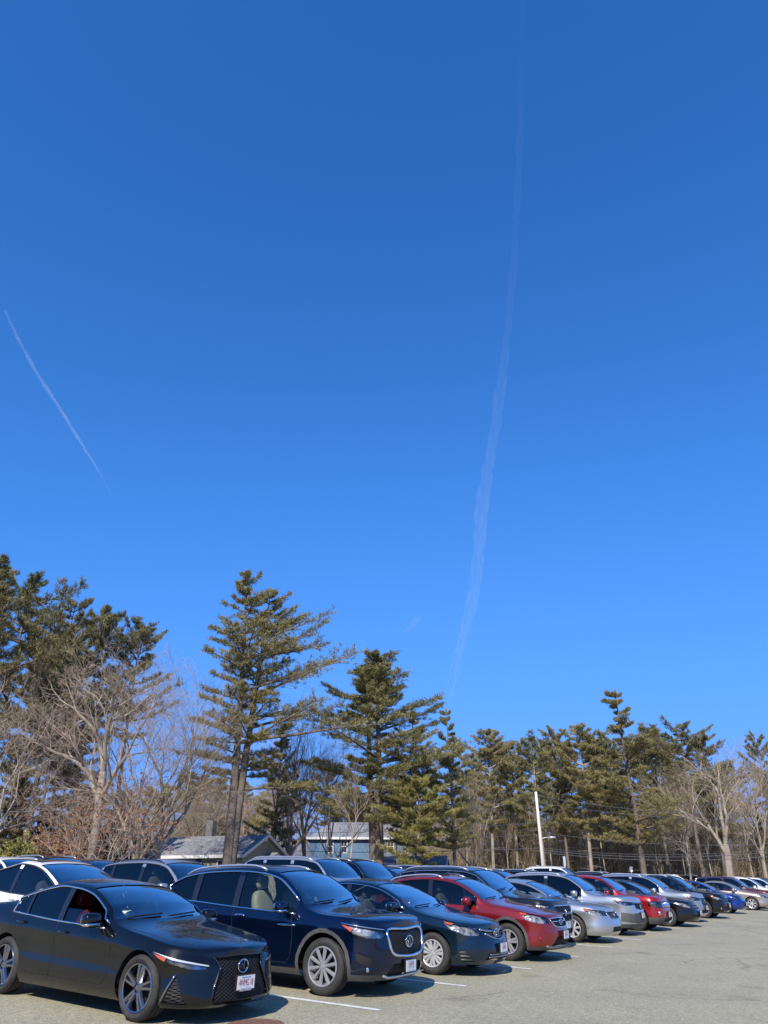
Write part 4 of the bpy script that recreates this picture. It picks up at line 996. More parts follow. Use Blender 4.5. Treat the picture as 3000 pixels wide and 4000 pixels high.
# ------------------------------------------------------------------ ground, lot, markings
def sheet(name, xs, ys, m, dz=0.0, inside=None, zf=G):
    V = []; idx = {}; F = []
    for i, x in enumerate(xs):
        for j, y in enumerate(ys): idx[i, j] = len(V); V.append((x, y, zf(x, y) + dz))
    for i in range(len(xs) - 1):
        for j in range(len(ys) - 1):
            if inside is None or inside((xs[i] + xs[i + 1]) / 2, (ys[j] + ys[j + 1]) / 2): F.append((idx[i, j], idx[i + 1, j], idx[i + 1, j + 1], idx[i, j + 1]))
    o = np_obj(name, np.array(V), np.array(F), m, None, True); o['kind'] = 'structure'; return o
def asphalt():
    m = mat('asphalt', (.2, .2, .2), .88); b = m.node_tree.nodes['Principled BSDF']
    tc = N(m, 'ShaderNodeTexCoord')
    n1 = N(m, 'ShaderNodeTexNoise', Scale=55.0, Detail=4, Roughness=.75); n2 = N(m, 'ShaderNodeTexNoise', Scale=.35, Detail=5, Roughness=.6); n3 = N(m, 'ShaderNodeTexVoronoi', Scale=38.0)
    for n in (n1, n2, n3): L(m, tc, 'Object', n, 'Vector')
    r1 = ramp(m, [(.30, (.185, .172, .118)), (.5, (.372, .347, .242)), (.72, (.64, .585, .39))]); L(m, n1, 0, r1, 0)
    r3 = ramp(m, [(.0, (1.35, 1.33, 1.3)), (.25, (1, 1, 1)), (.6, (.72, .72, .72))]); L(m, n3, 0, r3, 0)
    n4 = N(m, 'ShaderNodeTexNoise', Scale=17.0, Detail=5, Roughness=.8); L(m, tc, 'Object', n4, 'Vector'); r2 = ramp(m, [(.3, (.86, .86, .87)), (.7, (1.1, 1.09, 1.06))]); L(m, n2, 0, r2, 0)
    a = N(m, 'ShaderNodeMix', _data_type='RGBA', _blend_type='MULTIPLY'); a.inputs[0].default_value = 1; L(m, r1, 0, a, 6); L(m, r2, 0, a, 7)
    a2 = N(m, 'ShaderNodeMix', _data_type='RGBA', _blend_type='MULTIPLY'); a2.inputs[0].default_value = .8; L(m, a, 2, a2, 6); L(m, r3, 0, a2, 7); r4 = ramp(m, [(.36, (.72, .72, .73)), (.5, (1, 1, 1)), (.66, (1.2, 1.2, 1.17))]); L(m, n4, 0, r4, 0); a5 = N(m, 'ShaderNodeMix', _data_type='RGBA', _blend_type='MULTIPLY'); a5.inputs[0].default_value = 1; L(m, a2, 2, a5, 6); L(m, r4, 0, a5, 7); a2 = a5
    # cracks
    wn = N(m, 'ShaderNodeTexNoise', Scale=1.4, Detail=5); L(m, tc, 'Object', wn, 'Vector')
    wm = N(m, 'ShaderNodeMix', _data_type='RGBA'); wm.inputs[0].default_value = .22; L(m, tc, 'Object', wm, 6); L(m, wn, 'Color', wm, 7)
    vo = N(m, 'ShaderNodeTexVoronoi', Scale=.33, _feature='DISTANCE_TO_EDGE'); L(m, wm, 2, vo, 'Vector')
    rc = ramp(m, [(.0, (.55, .54, .52)), (.003, (.66, .65, .63)), (.006, (1, 1, 1))]); L(m, vo, 0, rc, 0)
    mk = N(m, 'ShaderNodeTexNoise', Scale=.22, Detail=2); L(m, tc, 'Object', mk, 'Vector'); rk = ramp(m, [(.5, (0, 0, 0)), (.56, (.8, .8, .8))]); L(m, mk, 0, rk, 0)
    a3 = N(m, 'ShaderNodeMix', _data_type='RGBA', _blend_type='MULTIPLY'); L(m, rk, 0, a3, 0); L(m, a2, 2, a3, 6); L(m, rc, 0, a3, 7); 
    # oil drips
    on = N(m, 'ShaderNodeTexNoise', Scale=.9, Detail=3, Roughness=.5); L(m, tc, 'Object', on, 'Vector'); ro = ramp(m, [(.60, (1, 1, 1)), (.74, (.66, .65, .64))]); L(m, on, 0, ro, 0)
    a4 = N(m, 'ShaderNodeMix', _data_type='RGBA', _blend_type='MULTIPLY'); a4.inputs[0].default_value = 1; L(m, a3, 2, a4, 6); L(m, ro, 0, a4, 7); L(m, a4, 2, b, 'Base Color')
    bp = N(m, 'ShaderNodeBump', Strength=.7, Distance=.008); L(m, n1, 0, bp, 'Height'); L(m, bp, 0, b, 'Normal')
    return m
ASPH = asphalt()
def lotpt(t, b): return P0[0] + ROW[0] * t + BACK[0] * b, P0[1] + ROW[1] * t + BACK[1] * b
def inlot(x, y):
    b = backd(x, y); t = (x - P0[0]) * ROW[0] + (y - P0[1]) * ROW[1]
    return -60 < b < 27 and -40 < t < 105
ax_ = sorted(set(list(np.arange(-60, 110, 1.5))))
GRND = noisy('leaf_litter_ground', (.17, .115, .065), (.26, .19, .11), 3.0, .95, .3)
far_ = [-3000, -1500, -700, -350, -200, -140, -100, -75]; 
xs = far_ + list(np.arange(-60, 130, 5.0)) + [150, 200, 300, 500, 900, 1600, 3000]; ys = [-3000, -1500, -700, -300, -150, -100, -80] + list(np.arange(-60, 160, 5.0)) + [180, 220, 300, 450, 700, 1200, 2200, 3500]
sheet('ground', xs, ys, GRND, -.004)
# the lot itself, built in its own axes
V = []; F = []; ts = np.arange(-45, 115, 2.0); bs = np.arange(-60, 29, 1.0)
for t in ts:
    for b_ in bs: x, y = lotpt(t, b_); V.append((x, y, G(x, y)))
nb_ = len(bs)
for i in range(len(ts) - 1):
    for j in range(nb_ - 1): a = i * nb_ + j; F.append((a, a + 1, a + nb_ + 1, a + nb_))
lot = np_obj('parking_lot', np.array(V), np.array(F)[:, ::-1].copy(), ASPH, None, True); lot['kind'] = 'structure'
PW = noisy('line_paint', (.60, .60, .57), (.78, .78, .75), 7, .7); PW2 = PW.node_tree
def wear(m):
    b = m.node_tree.nodes['Principled BSDF']; tc = N(m, 'ShaderNodeTexCoord'); n = N(m, 'ShaderNodeTexNoise', Scale=28.0, Detail=4, Roughness=.8); L(m, tc, 'Object', n, 'Vector')
    r = ramp(m, [(.34, (0, 0, 0)), (.42, (1, 1, 1))]); L(m, n, 0, r, 0); L(m, r, 0, b, 'Alpha')
wear(PW)
def stripe(tipx, tipy, length, hd, w=.11):
    d = np.array([math.cos(hd), math.sin(hd)]); n = np.array([-d[1], d[0]]); V = []; k = int(length / .4) + 1
    for i in range(k + 1):
        for e in (-1, 1):
            p = np.array([tipx, tipy]) - d * length * i / k + n * e * w / 2; V.append((p[0], p[1], G(*p) + .005))
    F = [(2 * i, 2 * i + 1, 2 * i + 3, 2 * i + 2) for i in range(k)]
    o = np_obj('stall_line', np.array(V), np.array(F), PW); o['kind'] = 'structure'
tips = [ground_at(*p) for p in ((1483, 3947), (1821, 3853), (2076, 3786), (2258, 3739), (2394, 3701), (2508, 3672), (2589, 3647))]
sv = np.array(tips[-1]) - np.array(tips[-2])
tips = [(tips[0][0] - 1.5, tips[0][1] - 2.5)] + tips + [tuple(np.array(tips[-1]) + sv * (i + 1)) for i in range(12)]
for i, tp in enumerate(tips[1:]): stripe(tp[0], tp[1], 5.2 if i > 0 else 4.4, R(-30), .115 if i < 7 else .12)
# manhole cover at the bottom edge
mx, my = ground_at(985, 4003)
RUST = noisy('rusty_iron', (.13, .065, .045), (.21, .115, .085), 18, .8, .4)
bm = bmesh.new(); lathe(bm, [(.001, .008), (.29, .008), (.30, .004), (.31, -.01), (.335, -.01), (.335, .006), (.37, .006), (.375, -.01)], 40, 'z')
for k in range(-4, 5):
    w = math.sqrt(max(.27 ** 2 - (k * .06) ** 2, 0)); box(bm, -w, w, k * .06 - .012, k * .06 + .012, .008, .013)
mh = bm_obj('manhole_cover', bm, RUST, None, False); mh.location = (mx, my, G(mx, my) + .004); mh.rotation_euler = (0, 0, .5)
tag(mh, 'round rusty brown iron manhole cover in the asphalt below the black sedan', 'manhole cover')

# ------------------------------------------------------------------ cars
G1 = 'cars parked in the front row'; G2 = 'cars parked in the second row'; G3 = 'cars parked in the back rows'
def car(kind, nm, w, hd, label, cat, group, **over):
    sp = dict(SP[kind]); vs = over.pop('H', sp['H']) / sp['H']; sp.update(over)
    c, B = make_car(nm, sp); place_near(c, sp, w[0], w[1], R(hd)); c.scale = (1, 1, vs); tag(c, label, cat, group); return c, sp
LEX, _ = car('lexus', 'sedan_car', (-2.91, 10.29), -34, 'glossy black sedan with wide mesh grille and open side window, nearest car', 'car', G1)
car('qx', 'crossover_car', (-.91, 12.62), -31, 'midnight blue crossover with chrome framed grille and silver roof rails beside the black sedan', 'car', G1)
car('camry', 'sedan_car', (.85, 15.36), -31, 'dark teal sedan with silver hubcaps between the midnight blue crossover and the crimson wagon', 'car', G1)
car('xtrek', 'crossover_car', (2.59, 18.0), -31, 'crimson hatchback wagon with grey wheel arches and roof bars', 'car', G1)
car('pilot', 'suv_car', (3.2, 20.85), -32, 'dark grey SUV with black double mesh grille tucked behind the crimson wagon', 'suv', G1)
car('accord', 'sedan_car', (5.09, 22.97), -32, 'silver sedan with orange corner lamps and five vent lower bumper', 'car', G1)
car('crv', 'suv_car', (6.70, 25.9), -32, 'silver SUV with black lower bumper cladding beside the bright red SUV', 'suv', G1)
car('jeep', 'suv_car', (8.43, 28.36), -32, 'bright red SUV with chrome seven slot grille', 'suv', G1)
car('impala', 'sedan_car', (10.39, 31.09), -32, 'black sedan with large oval headlamps next to the bright red SUV', 'car', G1)
car('equinox', 'suv_car', (12.0, 34.5), -33, 'pale silver SUV with dark smoked headlamps and chrome mirrors', 'suv', G1)
car('darksuv', 'suv_car', (14.35, 37.9), -33, 'soft black SUV with shiny alloy wheels and green tinted front side window', 'suv', G1)
car('hatch', 'hatchback_car', (17.6, 43.4), -33, 'small bright blue car, the only bright blue one in the row', 'car', G1)
car('beige', 'sedan_car', (21.3, 48.6), -32, 'champagne beige sedan whose silver front wheel stands clear of the row', 'car', G1)
car('maroonsuv', 'suv_car', (22.9, 51.4), -32, 'long maroon SUV behind the champagne sedan', 'suv', G1, lod=1)
car('whitesuv', 'suv_car', (26.2, 56.8), -32, 'white SUV just beyond the long maroon SUV', 'suv', G1, lod=1)
car('whitesuv', 'suv_car', (28.9, 60.9), -32, 'white SUV at the right edge, second white one past the maroon SUV', 'suv', G1, lod=1, rails=None)
car('maroonsuv', 'suv_car', (31.3, 64.9), -32, 'dark navy SUV cut off at the right edge of the front row', 'suv', G1, lod=1, paint=P_NAVY)
def slot(px, b, off=.5, py=3435):
    X, fw, up = raydir(px, py); q = X / fw; bb = b + off
    x0, y0 = P0 + BACK * bb; t = (q * y0 - x0) / (ROW[0] - q * ROW[1]); x, y = lotpt(t, b); return (x, y)
car('tesla', 'electric_car', slot(262, 5.2, .15), -33, 'white rounded electric car with black glass roof behind the black sedan', 'car', G2)
car('rav4', 'suv_car', slot(690, 5.3), -32, 'silver SUV with black roof rails and chrome mirror between the white car and blue crossover', 'suv', G2)
car('yukon', 'suv_car', slot(1262, 5.2, .75), -32, 'tall full size silver SUV behind the midnight blue crossover', 'suv', G2, lod=1)
car('tallblack', 'suv_car', slot(1415, 5.2, .75), -32, 'tall black SUV right beside the full size silver SUV', 'suv', G2, lod=1)
R2 = [('darksuv', 1572, dict(), 'black SUV with silver roof rails behind the dark teal sedan'), ('pilot', 1722, dict(paint=P_BLK2), 'black SUV with long silver rails behind the crimson wagon roof'),
      ('whitesuv', 1882, dict(paint=P_SLATE), 'slate grey SUV behind the dark grey SUV of the front row'), ('darksuv', 1990, dict(paint=P_BLK2, rails=(SILVRAIL, 2.4, 4.1, .06)), 'black SUV with raised silver rails left of the white SUV roof'),
      ('whitesuv', 2238, dict(H=1.95), 'white SUV with white roof rails above the silver SUV, in front of the pole'), ('darksuv', 2120, dict(H=1.74), 'black SUV just left of the tall white SUV in the second row'),
      ('pilot', 2405, dict(paint=P_NAVY), 'navy SUV roof behind the pale silver SUV'), ('equinox', 2500, dict(paint=P_BLK2), 'black SUV roof behind the soft black SUV'),
      ('darksuv', 2600, dict(paint=P_NAVY), 'navy blue SUV roof behind the small blue car'), ('whitesuv', 2680, dict(rails=(SILVRAIL, 2.4, 4.2, .06)), 'white SUV roof behind the small blue car'),
      ('pilot', 2760, dict(paint=P_BLK2), 'black SUV roof behind the maroon SUV')]
for k, px, ov, lb in R2: ov = dict(ov); ov['lod'] = 1; car(k, 'suv_car', slot(px, 5.3), -32, lb, 'suv', G2, **ov)
R3 = [('darksuv', 205, 15.0, dict(paint=P_BLK2, H=1.78), 'dark SUV in the back row above the white electric car', 'suv_car'), ('maroonsuv', 372, 16.0, dict(), 'maroon SUV in the back row under the leaning pine trunks', 'suv_car'),
      ('accord', 565, 16.5, dict(paint=P_SLATE, H=1.56), 'grey green sedan in the back row in front of the blue shed', 'sedan_car'), ('camry', 700, 15.5, dict(paint=P_BLK2, H=1.45), 'black sedan in the back row right of the grey green sedan', 'sedan_car'),
      ('jeep', 2560, 12.0, dict(H=1.95), 'red SUV roof just showing far back at right', 'suv_car'), ('darksuv', 2640, 12.0, dict(paint=P_BLUE, H=1.9), 'blue SUV roof far back beside the red roof', 'suv_car'),
      ('darksuv', 30, 13.0, dict(paint=P_WHITE, H=1.68), 'white SUV cut by the left edge in the back row', 'suv_car')]
for k, px, b, ov, lb, nm in R3: ov = dict(ov); ov['lod'] = 1; car(k, nm, slot(px, b, .5, 3380), -32, lb, 'suv' if 'suv' in nm else 'car', G3, **ov)

# ------------------------------------------------------------------ trees
def noise_mat(name, c1, c2, scale, rough, trans=0.0):
    m = noisy(name, c1, c2, scale, rough)
    b = m.node_tree.nodes['Principled BSDF']; b.inputs['Specular IOR Level'].default_value = .25
    oi = N(m, 'ShaderNodeObjectInfo'); rp = ramp(m, [(0, (.85, .95, .85)), (.5, (1.05, 1.0, .9)), (1, (1.15, 1.05, .95))]); L(m, oi, 'Random', rp, 0)
    src = b.inputs['Base Color'].links[0].from_socket
    mx = N(m, 'ShaderNodeMix', _data_type='RGBA', _blend_type='MULTIPLY'); mx.inputs[0].default_value = 1; m.node_tree.links.new(src, mx.inputs[6]); L(m, rp, 0, mx, 7); L(m, mx, 2, b, 'Base Color')
    return m
NEEDLE = noise_mat('pine_needles', (.13, .125, .050), (.31, .275, .125), .9, .75); NEEDLE_D = noise_mat('dark_pine_needles', (.095, .095, .042), (.25, .22, .11), .9, .8); NEEDLE_Y = noise_mat('yellow_green_needles', (.20, .18, .055), (.36, .31, .11), .9, .75)
BARK = noisy('pine_bark', (.10, .078, .062), (.20, .16, .13), 2.2, .95, .6, stretch=(1, 1, .35)); BARKL = noisy('pale_bark', (.19, .15, .115), (.40, .34, .27), 2.0, .9, .4, stretch=(1, 1, .3)); TWIG = noisy('twig_bark', (.24, .18, .13), (.42, .335, .25), 3.0, .9)
RUSTL = noisy('dry_oak_leaves', (.22, .09, .04), (.32, .15, .07), 3.0, .9); BROWNB = noisy('brush_stems', (.22, .165, .105), (.34, .27, .175), 2.0, .95)
def segs_mesh(segs, n=4):
    """segs array (m,8): p0 p1 r0 r1 -> V,F quads"""
    A = np.asarray(segs, float); p0, p1, r0, r1 = A[:, :3], A[:, 3:6], A[:, 6], A[:, 7]
    d = p1 - p0; d /= np.maximum(np.linalg.norm(d, axis=1, keepdims=True), 1e-9)
    ref = np.where(np.abs(d[:, 2:3]) > .9, np.array([[1., 0, 0]]), np.array([[0, 0, 1.]])); a = np.cross(d, ref); a /= np.maximum(np.linalg.norm(a, axis=1, keepdims=True), 1e-9); b = np.cross(a, d)
    V = []
    for q, r in ((p0, r0), (p1, r1)):
        for k in range(n):
            t = 2 * math.pi * k / n; V.append(q + r[:, None] * (a * math.cos(t) + b * math.sin(t)))
    V = np.stack(V, 1); m = len(A); base = (np.arange(m) * 2 * n)[:, None]
    F = np.concatenate([base + np.array([[k, (k + 1) % n, n + (k + 1) % n, n + k]]) for k in range(n)], 0)
    return V.reshape(-1, 3), F
def blades(rng, P, D, cnt, ln, wd, spread):
    """P tuft centres, D main directions; cnt thin triangles each"""
    n = len(P); P = np.repeat(P, cnt, 0); D = np.repeat(D, cnt, 0)
    v = rng.normal(size=P.shape) * spread + D; v /= np.linalg.norm(v, axis=1, keepdims=True)
    s = np.cross(v, rng.normal(size=P.shape)); s /= np.maximum(np.linalg.norm(s, axis=1, keepdims=True), 1e-9)
    L_ = ln * rng.uniform(.6, 1.2, (len(P), 1)); W_ = wd * rng.uniform(.6, 1.3, (len(P), 1)); o = P + rng.normal(size=P.shape) * ln * .28
    V = np.stack([o - s * W_, o + s * W_, o + v * L_], 1).reshape(-1, 3); F = np.arange(len(V)).reshape(-1, 3)
    return V, F
def trunk_path(rng, H, lean=0.0, wob=.25, n=12):
    ph = rng.uniform(0, 6.28, 2); pts = []
    for i in range(n + 1):
        t = i / n; pts.append(np.array([lean * t * H * .9 + wob * math.sin(t * 3.1 + ph[0]) * t, wob * math.sin(t * 2.6 + ph[1]) * t, t * H]))
    return pts
def at(path, z):
    zs = [p[2] for p in path]; return np.array([np.interp(z, zs, [p[0] for p in path]), np.interp(z, zs, [p[1] for p in path]), z])
def pine(seed, H, cb, R_, dens_=1.0, lean=0.0, flat=0.3, m=None, tr=.38, top='cone', forks=1, skew=0.0, cnt=9, gaps=.25, blade=.30, bw=.025, droop=.0):
    rng = np.random.default_rng(seed); segs = []; tp = []; td = []
    trunks = []
    for fk in range(forks):
        lp = trunk_path(rng, H * (1 - .05 * fk), lean + (fk * .055 if forks > 1 else 0), .35)
        off = np.array([0, 0, 0.]) if fk == 0 else np.array([.25 * fk, .2, 0.])
        lp = [p + off for p in lp]; trunks.append(lp)
        for i in range(len(lp) - 1):
            t0, t1 = i / (len(lp) - 1), (i + 1) / (len(lp) - 1); rr = lambda t: tr * ((1 - t) ** .8 * .92 + .05) * (1.25 - .25 * min(1, t * 12)); segs.append((*lp[i], *lp[i + 1], rr(t0), rr(t1)))
    for lp in trunks:
        z = cb * H * rng.uniform(.9, 1.05); HH = lp[-1][2]
        while z < HH - .3:
            u = (z - cb * H) / (HH - cb * H)
            if top == 'cone': prof = (1 - u) ** .75 * (.55 + .45 * min(1, u * 5 + .3)) + .04
            elif top == 'flat': prof = (.55 + .6 * math.sin(math.pi * min(1, u * .9 + .15))) * (1 if u < .85 else (1 - (u - .85) * 3.5))
            else: prof = math.sin(math.pi * min(.97, .12 + u * .8)) ** .8
            nb = rng.integers(3, 6); a0 = rng.uniform(0, 6.28)
            for k in range(nb):
                if rng.random() < gaps: continue
                az = a0 + 2 * math.pi * k / nb + rng.normal() * .3; Lb = max(.5, R_ * prof * rng.choice([.45, .7, .95, 1.3]) * rng.uniform(.85, 1.15) * (1 + skew * math.cos(az)))
                el = (.10 + .5 * u) * rng.uniform(.5, 1.4) - droop; p = at(lp, z); d = np.array([math.cos(az), math.sin(az), math.tan(el)]); d /= np.linalg.norm(d)
                ns = 5; prev = p; r0 = .035 + .014 * Lb
                for i in range(ns):
                    q = prev + d * Lb / ns; segs.append((*prev, *q, r0 * (1 - i / ns) + .012, r0 * (1 - (i + 1) / ns) + .010)); 
                    f = (i + 1) / ns
                    if f > .25:
                        nt = max(1, int((1.6 + Lb * .5) * dens_))
                        for _ in range(nt):
                            for sgn in (-1, 1):
                                la = az + sgn * rng.uniform(.5, 1.25); lt = Lb * .32 * (1.15 - f * .6) * rng.uniform(.5, 1.2); dd = np.array([math.cos(la), math.sin(la), rng.uniform(0, .45)]); s0 = prev + (q - prev) * rng.random(); e = s0 + dd * lt
                                segs.append((*s0, *e, .016, .008))
                                for w in np.arange(.3, 1.05, .35): tp.append(s0 + dd * lt * w + np.array([0, 0, .05])); td.append(np.array([dd[0] * .6, dd[1] * .6, .75]))
                    prev = q; d = d + np.array([0, 0, flat * .12]) + rng.normal(size=3) * .05; d /= np.linalg.norm(d)
                tp.append(prev); td.append(np.array([d[0], d[1], d[2] + .5]))
            z += rng.uniform(.45, .85) * (1 + .3 * (1 - u))
        for w in range(6): tp.append(at(lp, HH - .15 * w)); td.append(np.array([0, 0, 1.]))
    # bare dead stubs under the crown
    for _ in range(14):
        z = rng.uniform(.35, 1) * cb * H; p = at(trunks[0], z); az = rng.uniform(0, 6.28); q = p + np.array([math.cos(az), math.sin(az), rng.uniform(-.2, .3)]) * rng.uniform(.5, 1.8); segs.append((*p, *q, .03, .008))
    V1, F1 = segs_mesh(segs, 5); V2, F2 = blades(rng, np.array(tp), np.array(td), cnt, blade, bw, .55)
    return V1, F1, V2, F2
def bare(seed, H, fork=.3, R_=.45, lean=0., tr=.3, levels=6, twig=.0075, up=.25, limbs=4, ang=.6, wig=.12, den=1.12):
    rng = np.random.default_rng(seed); segs = []; tips = []
    def grow(p, d, ln, r, lv):
        n = 5 if lv > 2 else (3 if lv > 0 else 2); q = p
        for i in range(n):
            d = d + rng.normal(size=3) * wig + np.array([0, 0, up * .10]); d /= np.linalg.norm(d); e = q + d * ln / n; ra = r * (1 - .5 * i / n); rb = r * (1 - .5 * (i + 1) / n); segs.append((*q, *e, ra, rb))
            if lv > 0 and i >= 1 and rng.random() < .8 * den:
                a = rng.normal(size=3); a -= a.dot(d) * d; a /= np.linalg.norm(a); an = ang * rng.uniform(.7, 1.4); nd = d * math.cos(an) + a * math.sin(an); nd[2] += .05; nd /= np.linalg.norm(nd)
                grow(e, nd, ln * rng.uniform(.45, .8), max(twig, rb * rng.uniform(.4, .7)), lv - 1)
            q = e
        if lv > 0: grow(q, d, ln * .6, max(twig, r * .5), lv - 1)
        else: tips.append(q)
    lp = trunk_path(rng, H * fork, lean, .2, 5)
    for i in range(5): segs.append((*lp[i], *lp[i + 1], tr * (1.15 - .05 * i if i else 1.35), tr * (1.15 - .05 * (i + 1))))
    for k in range(limbs):
        az = 2 * math.pi * k / limbs + rng.uniform(-.4, .4); tl = ang * rng.uniform(.35, 1.3) * R_ * 2; d = np.array([math.cos(az) * math.sin(tl) + lean, math.sin(az) * math.sin(tl), math.cos(tl)]); d /= np.linalg.norm(d)
        grow(lp[-1] - np.array([0, 0, H * fork * .25 * (k % 2)]), d, H * (1 - fork) * rng.uniform(.36, .5), tr * .6, levels - 1)
    A = np.array(segs); big = A[:, 6] > .045
    return A[big], A[~big], np.array(tips)
TCACHE = {}
def proto(key, fn):
    if key not in TCACHE: TCACHE[key] = fn()
    return TCACHE[key]
def mesh_from(name, V, F, m, smooth=False):
    o = np_obj(name, V, F, m, None, smooth); me = o.data; bpy.data.objects.remove(o); return me
def pine_meshes(key, m, bark, **kw):
    def f():
        V1, F1, V2, F2 = pine(**kw); return mesh_from('trunk', V1, F1, bark, True), mesh_from('crown', V2, F2, m)
    return proto(key, f)
def bare_meshes(key, bark, tw, leaf=None, **kw):
    def f():
        A, Bq, tips = bare(**kw); V, F = segs_mesh(A, 6); r = [mesh_from('trunk', V, F, bark, True)]; V, F = segs_mesh(Bq, 3); r.append(mesh_from('crown', V, F, tw))
        if leaf:
            rng = np.random.default_rng(5); t = tips[rng.random(len(tips)) < leaf[1]]; V, F = blades(rng, t, np.tile([0, 0, -1.], (len(t), 1)), leaf[2], .16, .06, 1.2); r.append(mesh_from('dry_leaves', V, F, leaf[0]))
        return r
    return proto(key, f)
RH = {}
def realH(meshes):
    k = meshes[1].name
    if k not in RH:
        a = np.zeros(len(meshes[1].vertices) * 3, np.float32); meshes[1].vertices.foreach_get('co', a); RH[k] = float(np.sort(a.reshape(-1, 3)[:, 2])[-40])
    return RH[k]
def tree(name, meshes, px, d, toppy, H0, label, cat, group, rz=0, wide=1.0, zoff=0.0, top=False):
    x, y = atpx(px, d, toppy if top else 3390); z = G(x, y); H = height_for(px, toppy, d) - z; s = H / realH(meshes)
    o = empty(name, (x, y, z - .05 + zoff), rz); o.scale = (s * wide, s * wide, s); tag(o, label, cat, group)
    for nm, me in zip(('trunk', 'crown', 'dry_leaves'), meshes): link(nm, me, o)
    return o
PG = 'pines along the edge of the lot'; BG_ = 'bare trees along the edge of the lot'
def P(key, mt, bark, **kw): return pine_meshes(key, mt, bark, **kw)
pA = P('A', NEEDLE, BARK, seed=1, H=24, cb=.28, R_=6.8, dens_=1.0, tr=.42, forks=2, gaps=.36, top='cone', cnt=18)
pB = P('B', NEEDLE, BARK, seed=2, H=28, cb=.32, R_=7.0, dens_=.65, tr=.48, forks=2, gaps=.33, top='cone', skew=.35, cnt=18, flat=.15)
pC = P('C', NEEDLE_D, BARK, seed=3, H=25, cb=.48, R_=5.5, dens_=.95, tr=.42, gaps=.32, top='flat', cnt=18, flat=.6)
pI = P('I', NEEDLE_D, BARK, seed=33, H=25, cb=.52, R_=5.0, dens_=.85, tr=.34, gaps=.3, top='flat', cnt=18, flat=.5)
pD = P('D', NEEDLE, BARKL, seed=4, H=20, cb=.34, R_=3.6, dens_=.9, tr=.27, gaps=.3, top='mid', cnt=18)
pE = P('E', NEEDLE, BARK, seed=57, H=22, cb=.22, R_=5.4, dens_=.95, tr=.34, gaps=.32, top='cone', cnt=18)
pF = P('F', NEEDLE_D, BARK, seed=6, H=22, cb=.35, R_=4.8, dens_=1.0, tr=.32, gaps=.32, top='mid', cnt=18)
pG = P('G', NEEDLE_Y, BARK, seed=7, H=14, cb=.10, R_=4.2, dens_=1.2, tr=.25, gaps=.2, top='mid', cnt=18)
pH = P('H', NEEDLE_D, BARK, seed=8, H=13, cb=.04, R_=3.6, dens_=1.2, tr=.2, gaps=.15, top='cone', cnt=18)
bA = bare_meshes('bA', BARKL, TWIG, seed=11, H=20, fork=.30, tr=.33, levels=6, limbs=5, ang=.5)
bB = bare_meshes('bB', BARKL, TWIG, seed=12, H=18, fork=.22, tr=.28, levels=6, limbs=4, ang=.62)
bE = bare_meshes('bE', BARKL, TWIG, seed=19, H=19, fork=.14, tr=.30, levels=6, limbs=6, ang=.62, wig=.15)
bF = bare_meshes('bF', BARKL, TWIG, seed=21, H=18, fork=.30, tr=.40, levels=6, limbs=4, ang=.48, wig=.2, den=.9)
bC = bare_meshes('bC', BARKL, TWIG, seed=13, H=16, fork=.38, tr=.30, levels=6, limbs=4, ang=.7, wig=.2, up=.15)
bD = bare_meshes('bD', BARKL, TWIG, seed=14, H=12, fork=.45, tr=.10, levels=5, limbs=3, ang=.42)
bR = bare_meshes('bR', BARKL, TWIG, (RUSTL, .35, 4), seed=15, H=9, fork=.2, tr=.12, levels=5, limbs=4, ang=.6)
bT = bare_meshes('bT', BARKL, TWIG, seed=16, H=16, fork=.62, tr=.11, levels=4, limbs=3, ang=.4)
# left group
T = tree
T('pine_tree', pF, 5, 50, 2160, 22, 'dark pine at the far left edge, only its right side showing', 'pine', PG, .3, 1.0, 0, True)
T('pine_tree', pC, 138, 60, 2208, 25, 'tall dark pine second from the left edge', 'pine', PG, 1.0, .85, 0, True)
T('pine_tree', pC, 300, 55, 2285, 25, 'broad topped dark pine whose thick pale trunk rises right of the slim trunks', 'pine', PG, 2.2, .8, 0, True)
T('pine_tree', pF, 420, 60, 2350, 25, 'dark pine directly right of the broad topped one', 'pine', PG, 4.2, .8, 0, True)
T('pine_tree', pI, 570, 64, 2390, 25, 'dark pine with flat crown reaching right beside the broad topped one', 'pine', PG, .4, .8, 0, True)
for i, (px, d, ty) in enumerate(((70, 60, 2420), (118, 63, 2520), (160, 68, 2450))):
    T('pine_tree', pC, px, d, ty, 22, ('dark slim pine trunk low behind the tall left pines, first from the edge', 'dark slim pine trunk low behind the tall left pines, second from the edge', 'dark slim pine right behind the thick pale trunk')[i], 'pine', PG, i * 1.3, .62)
T('bare_tree', bB, -60, 42, 2600, 18, 'pale bare tree in front of the dark pines at the left edge', 'tree', BG_, .5, 1.1)
T('bare_tree', bC, 350, 50, 2470, 20, 'pale bare tree with spreading twigs right of the thick pale trunk', 'tree', BG_, 1.5, .8)
T('bare_tree', bE, 525, 54, 2470, 20, 'tall pale bare tree with wide fan of limbs left of the twin pine', 'tree', BG_, 3.6, 1.2)
T('bare_tree', bB, 610, 58, 2540, 18, 'bare tree with fine twigs just left of the twin topped pine', 'tree', BG_, 2.6, 1.1)
T('bare_tree', bE, 730, 92, 2860, 18, 'lower bare tree above the ranch house roof', 'tree', BG_, 5.6, 1.0)
for i, (px, d, ty) in enumerate(((400, 45, 3010), (500, 47, 3000), (300, 44, 3070))):
    T('oak_sapling', bR, px, d, ty, 9, ('young oak with rusty dry leaves near the leaning bare tree', 'young oak with rusty dry leaves under the fan of limbs', 'small oak with rusty leaves left of the other oaks', 'small rusty leaved oak nearest the blue shed')[i], 'tree', 'young oaks holding dry leaves', i * 1.1)
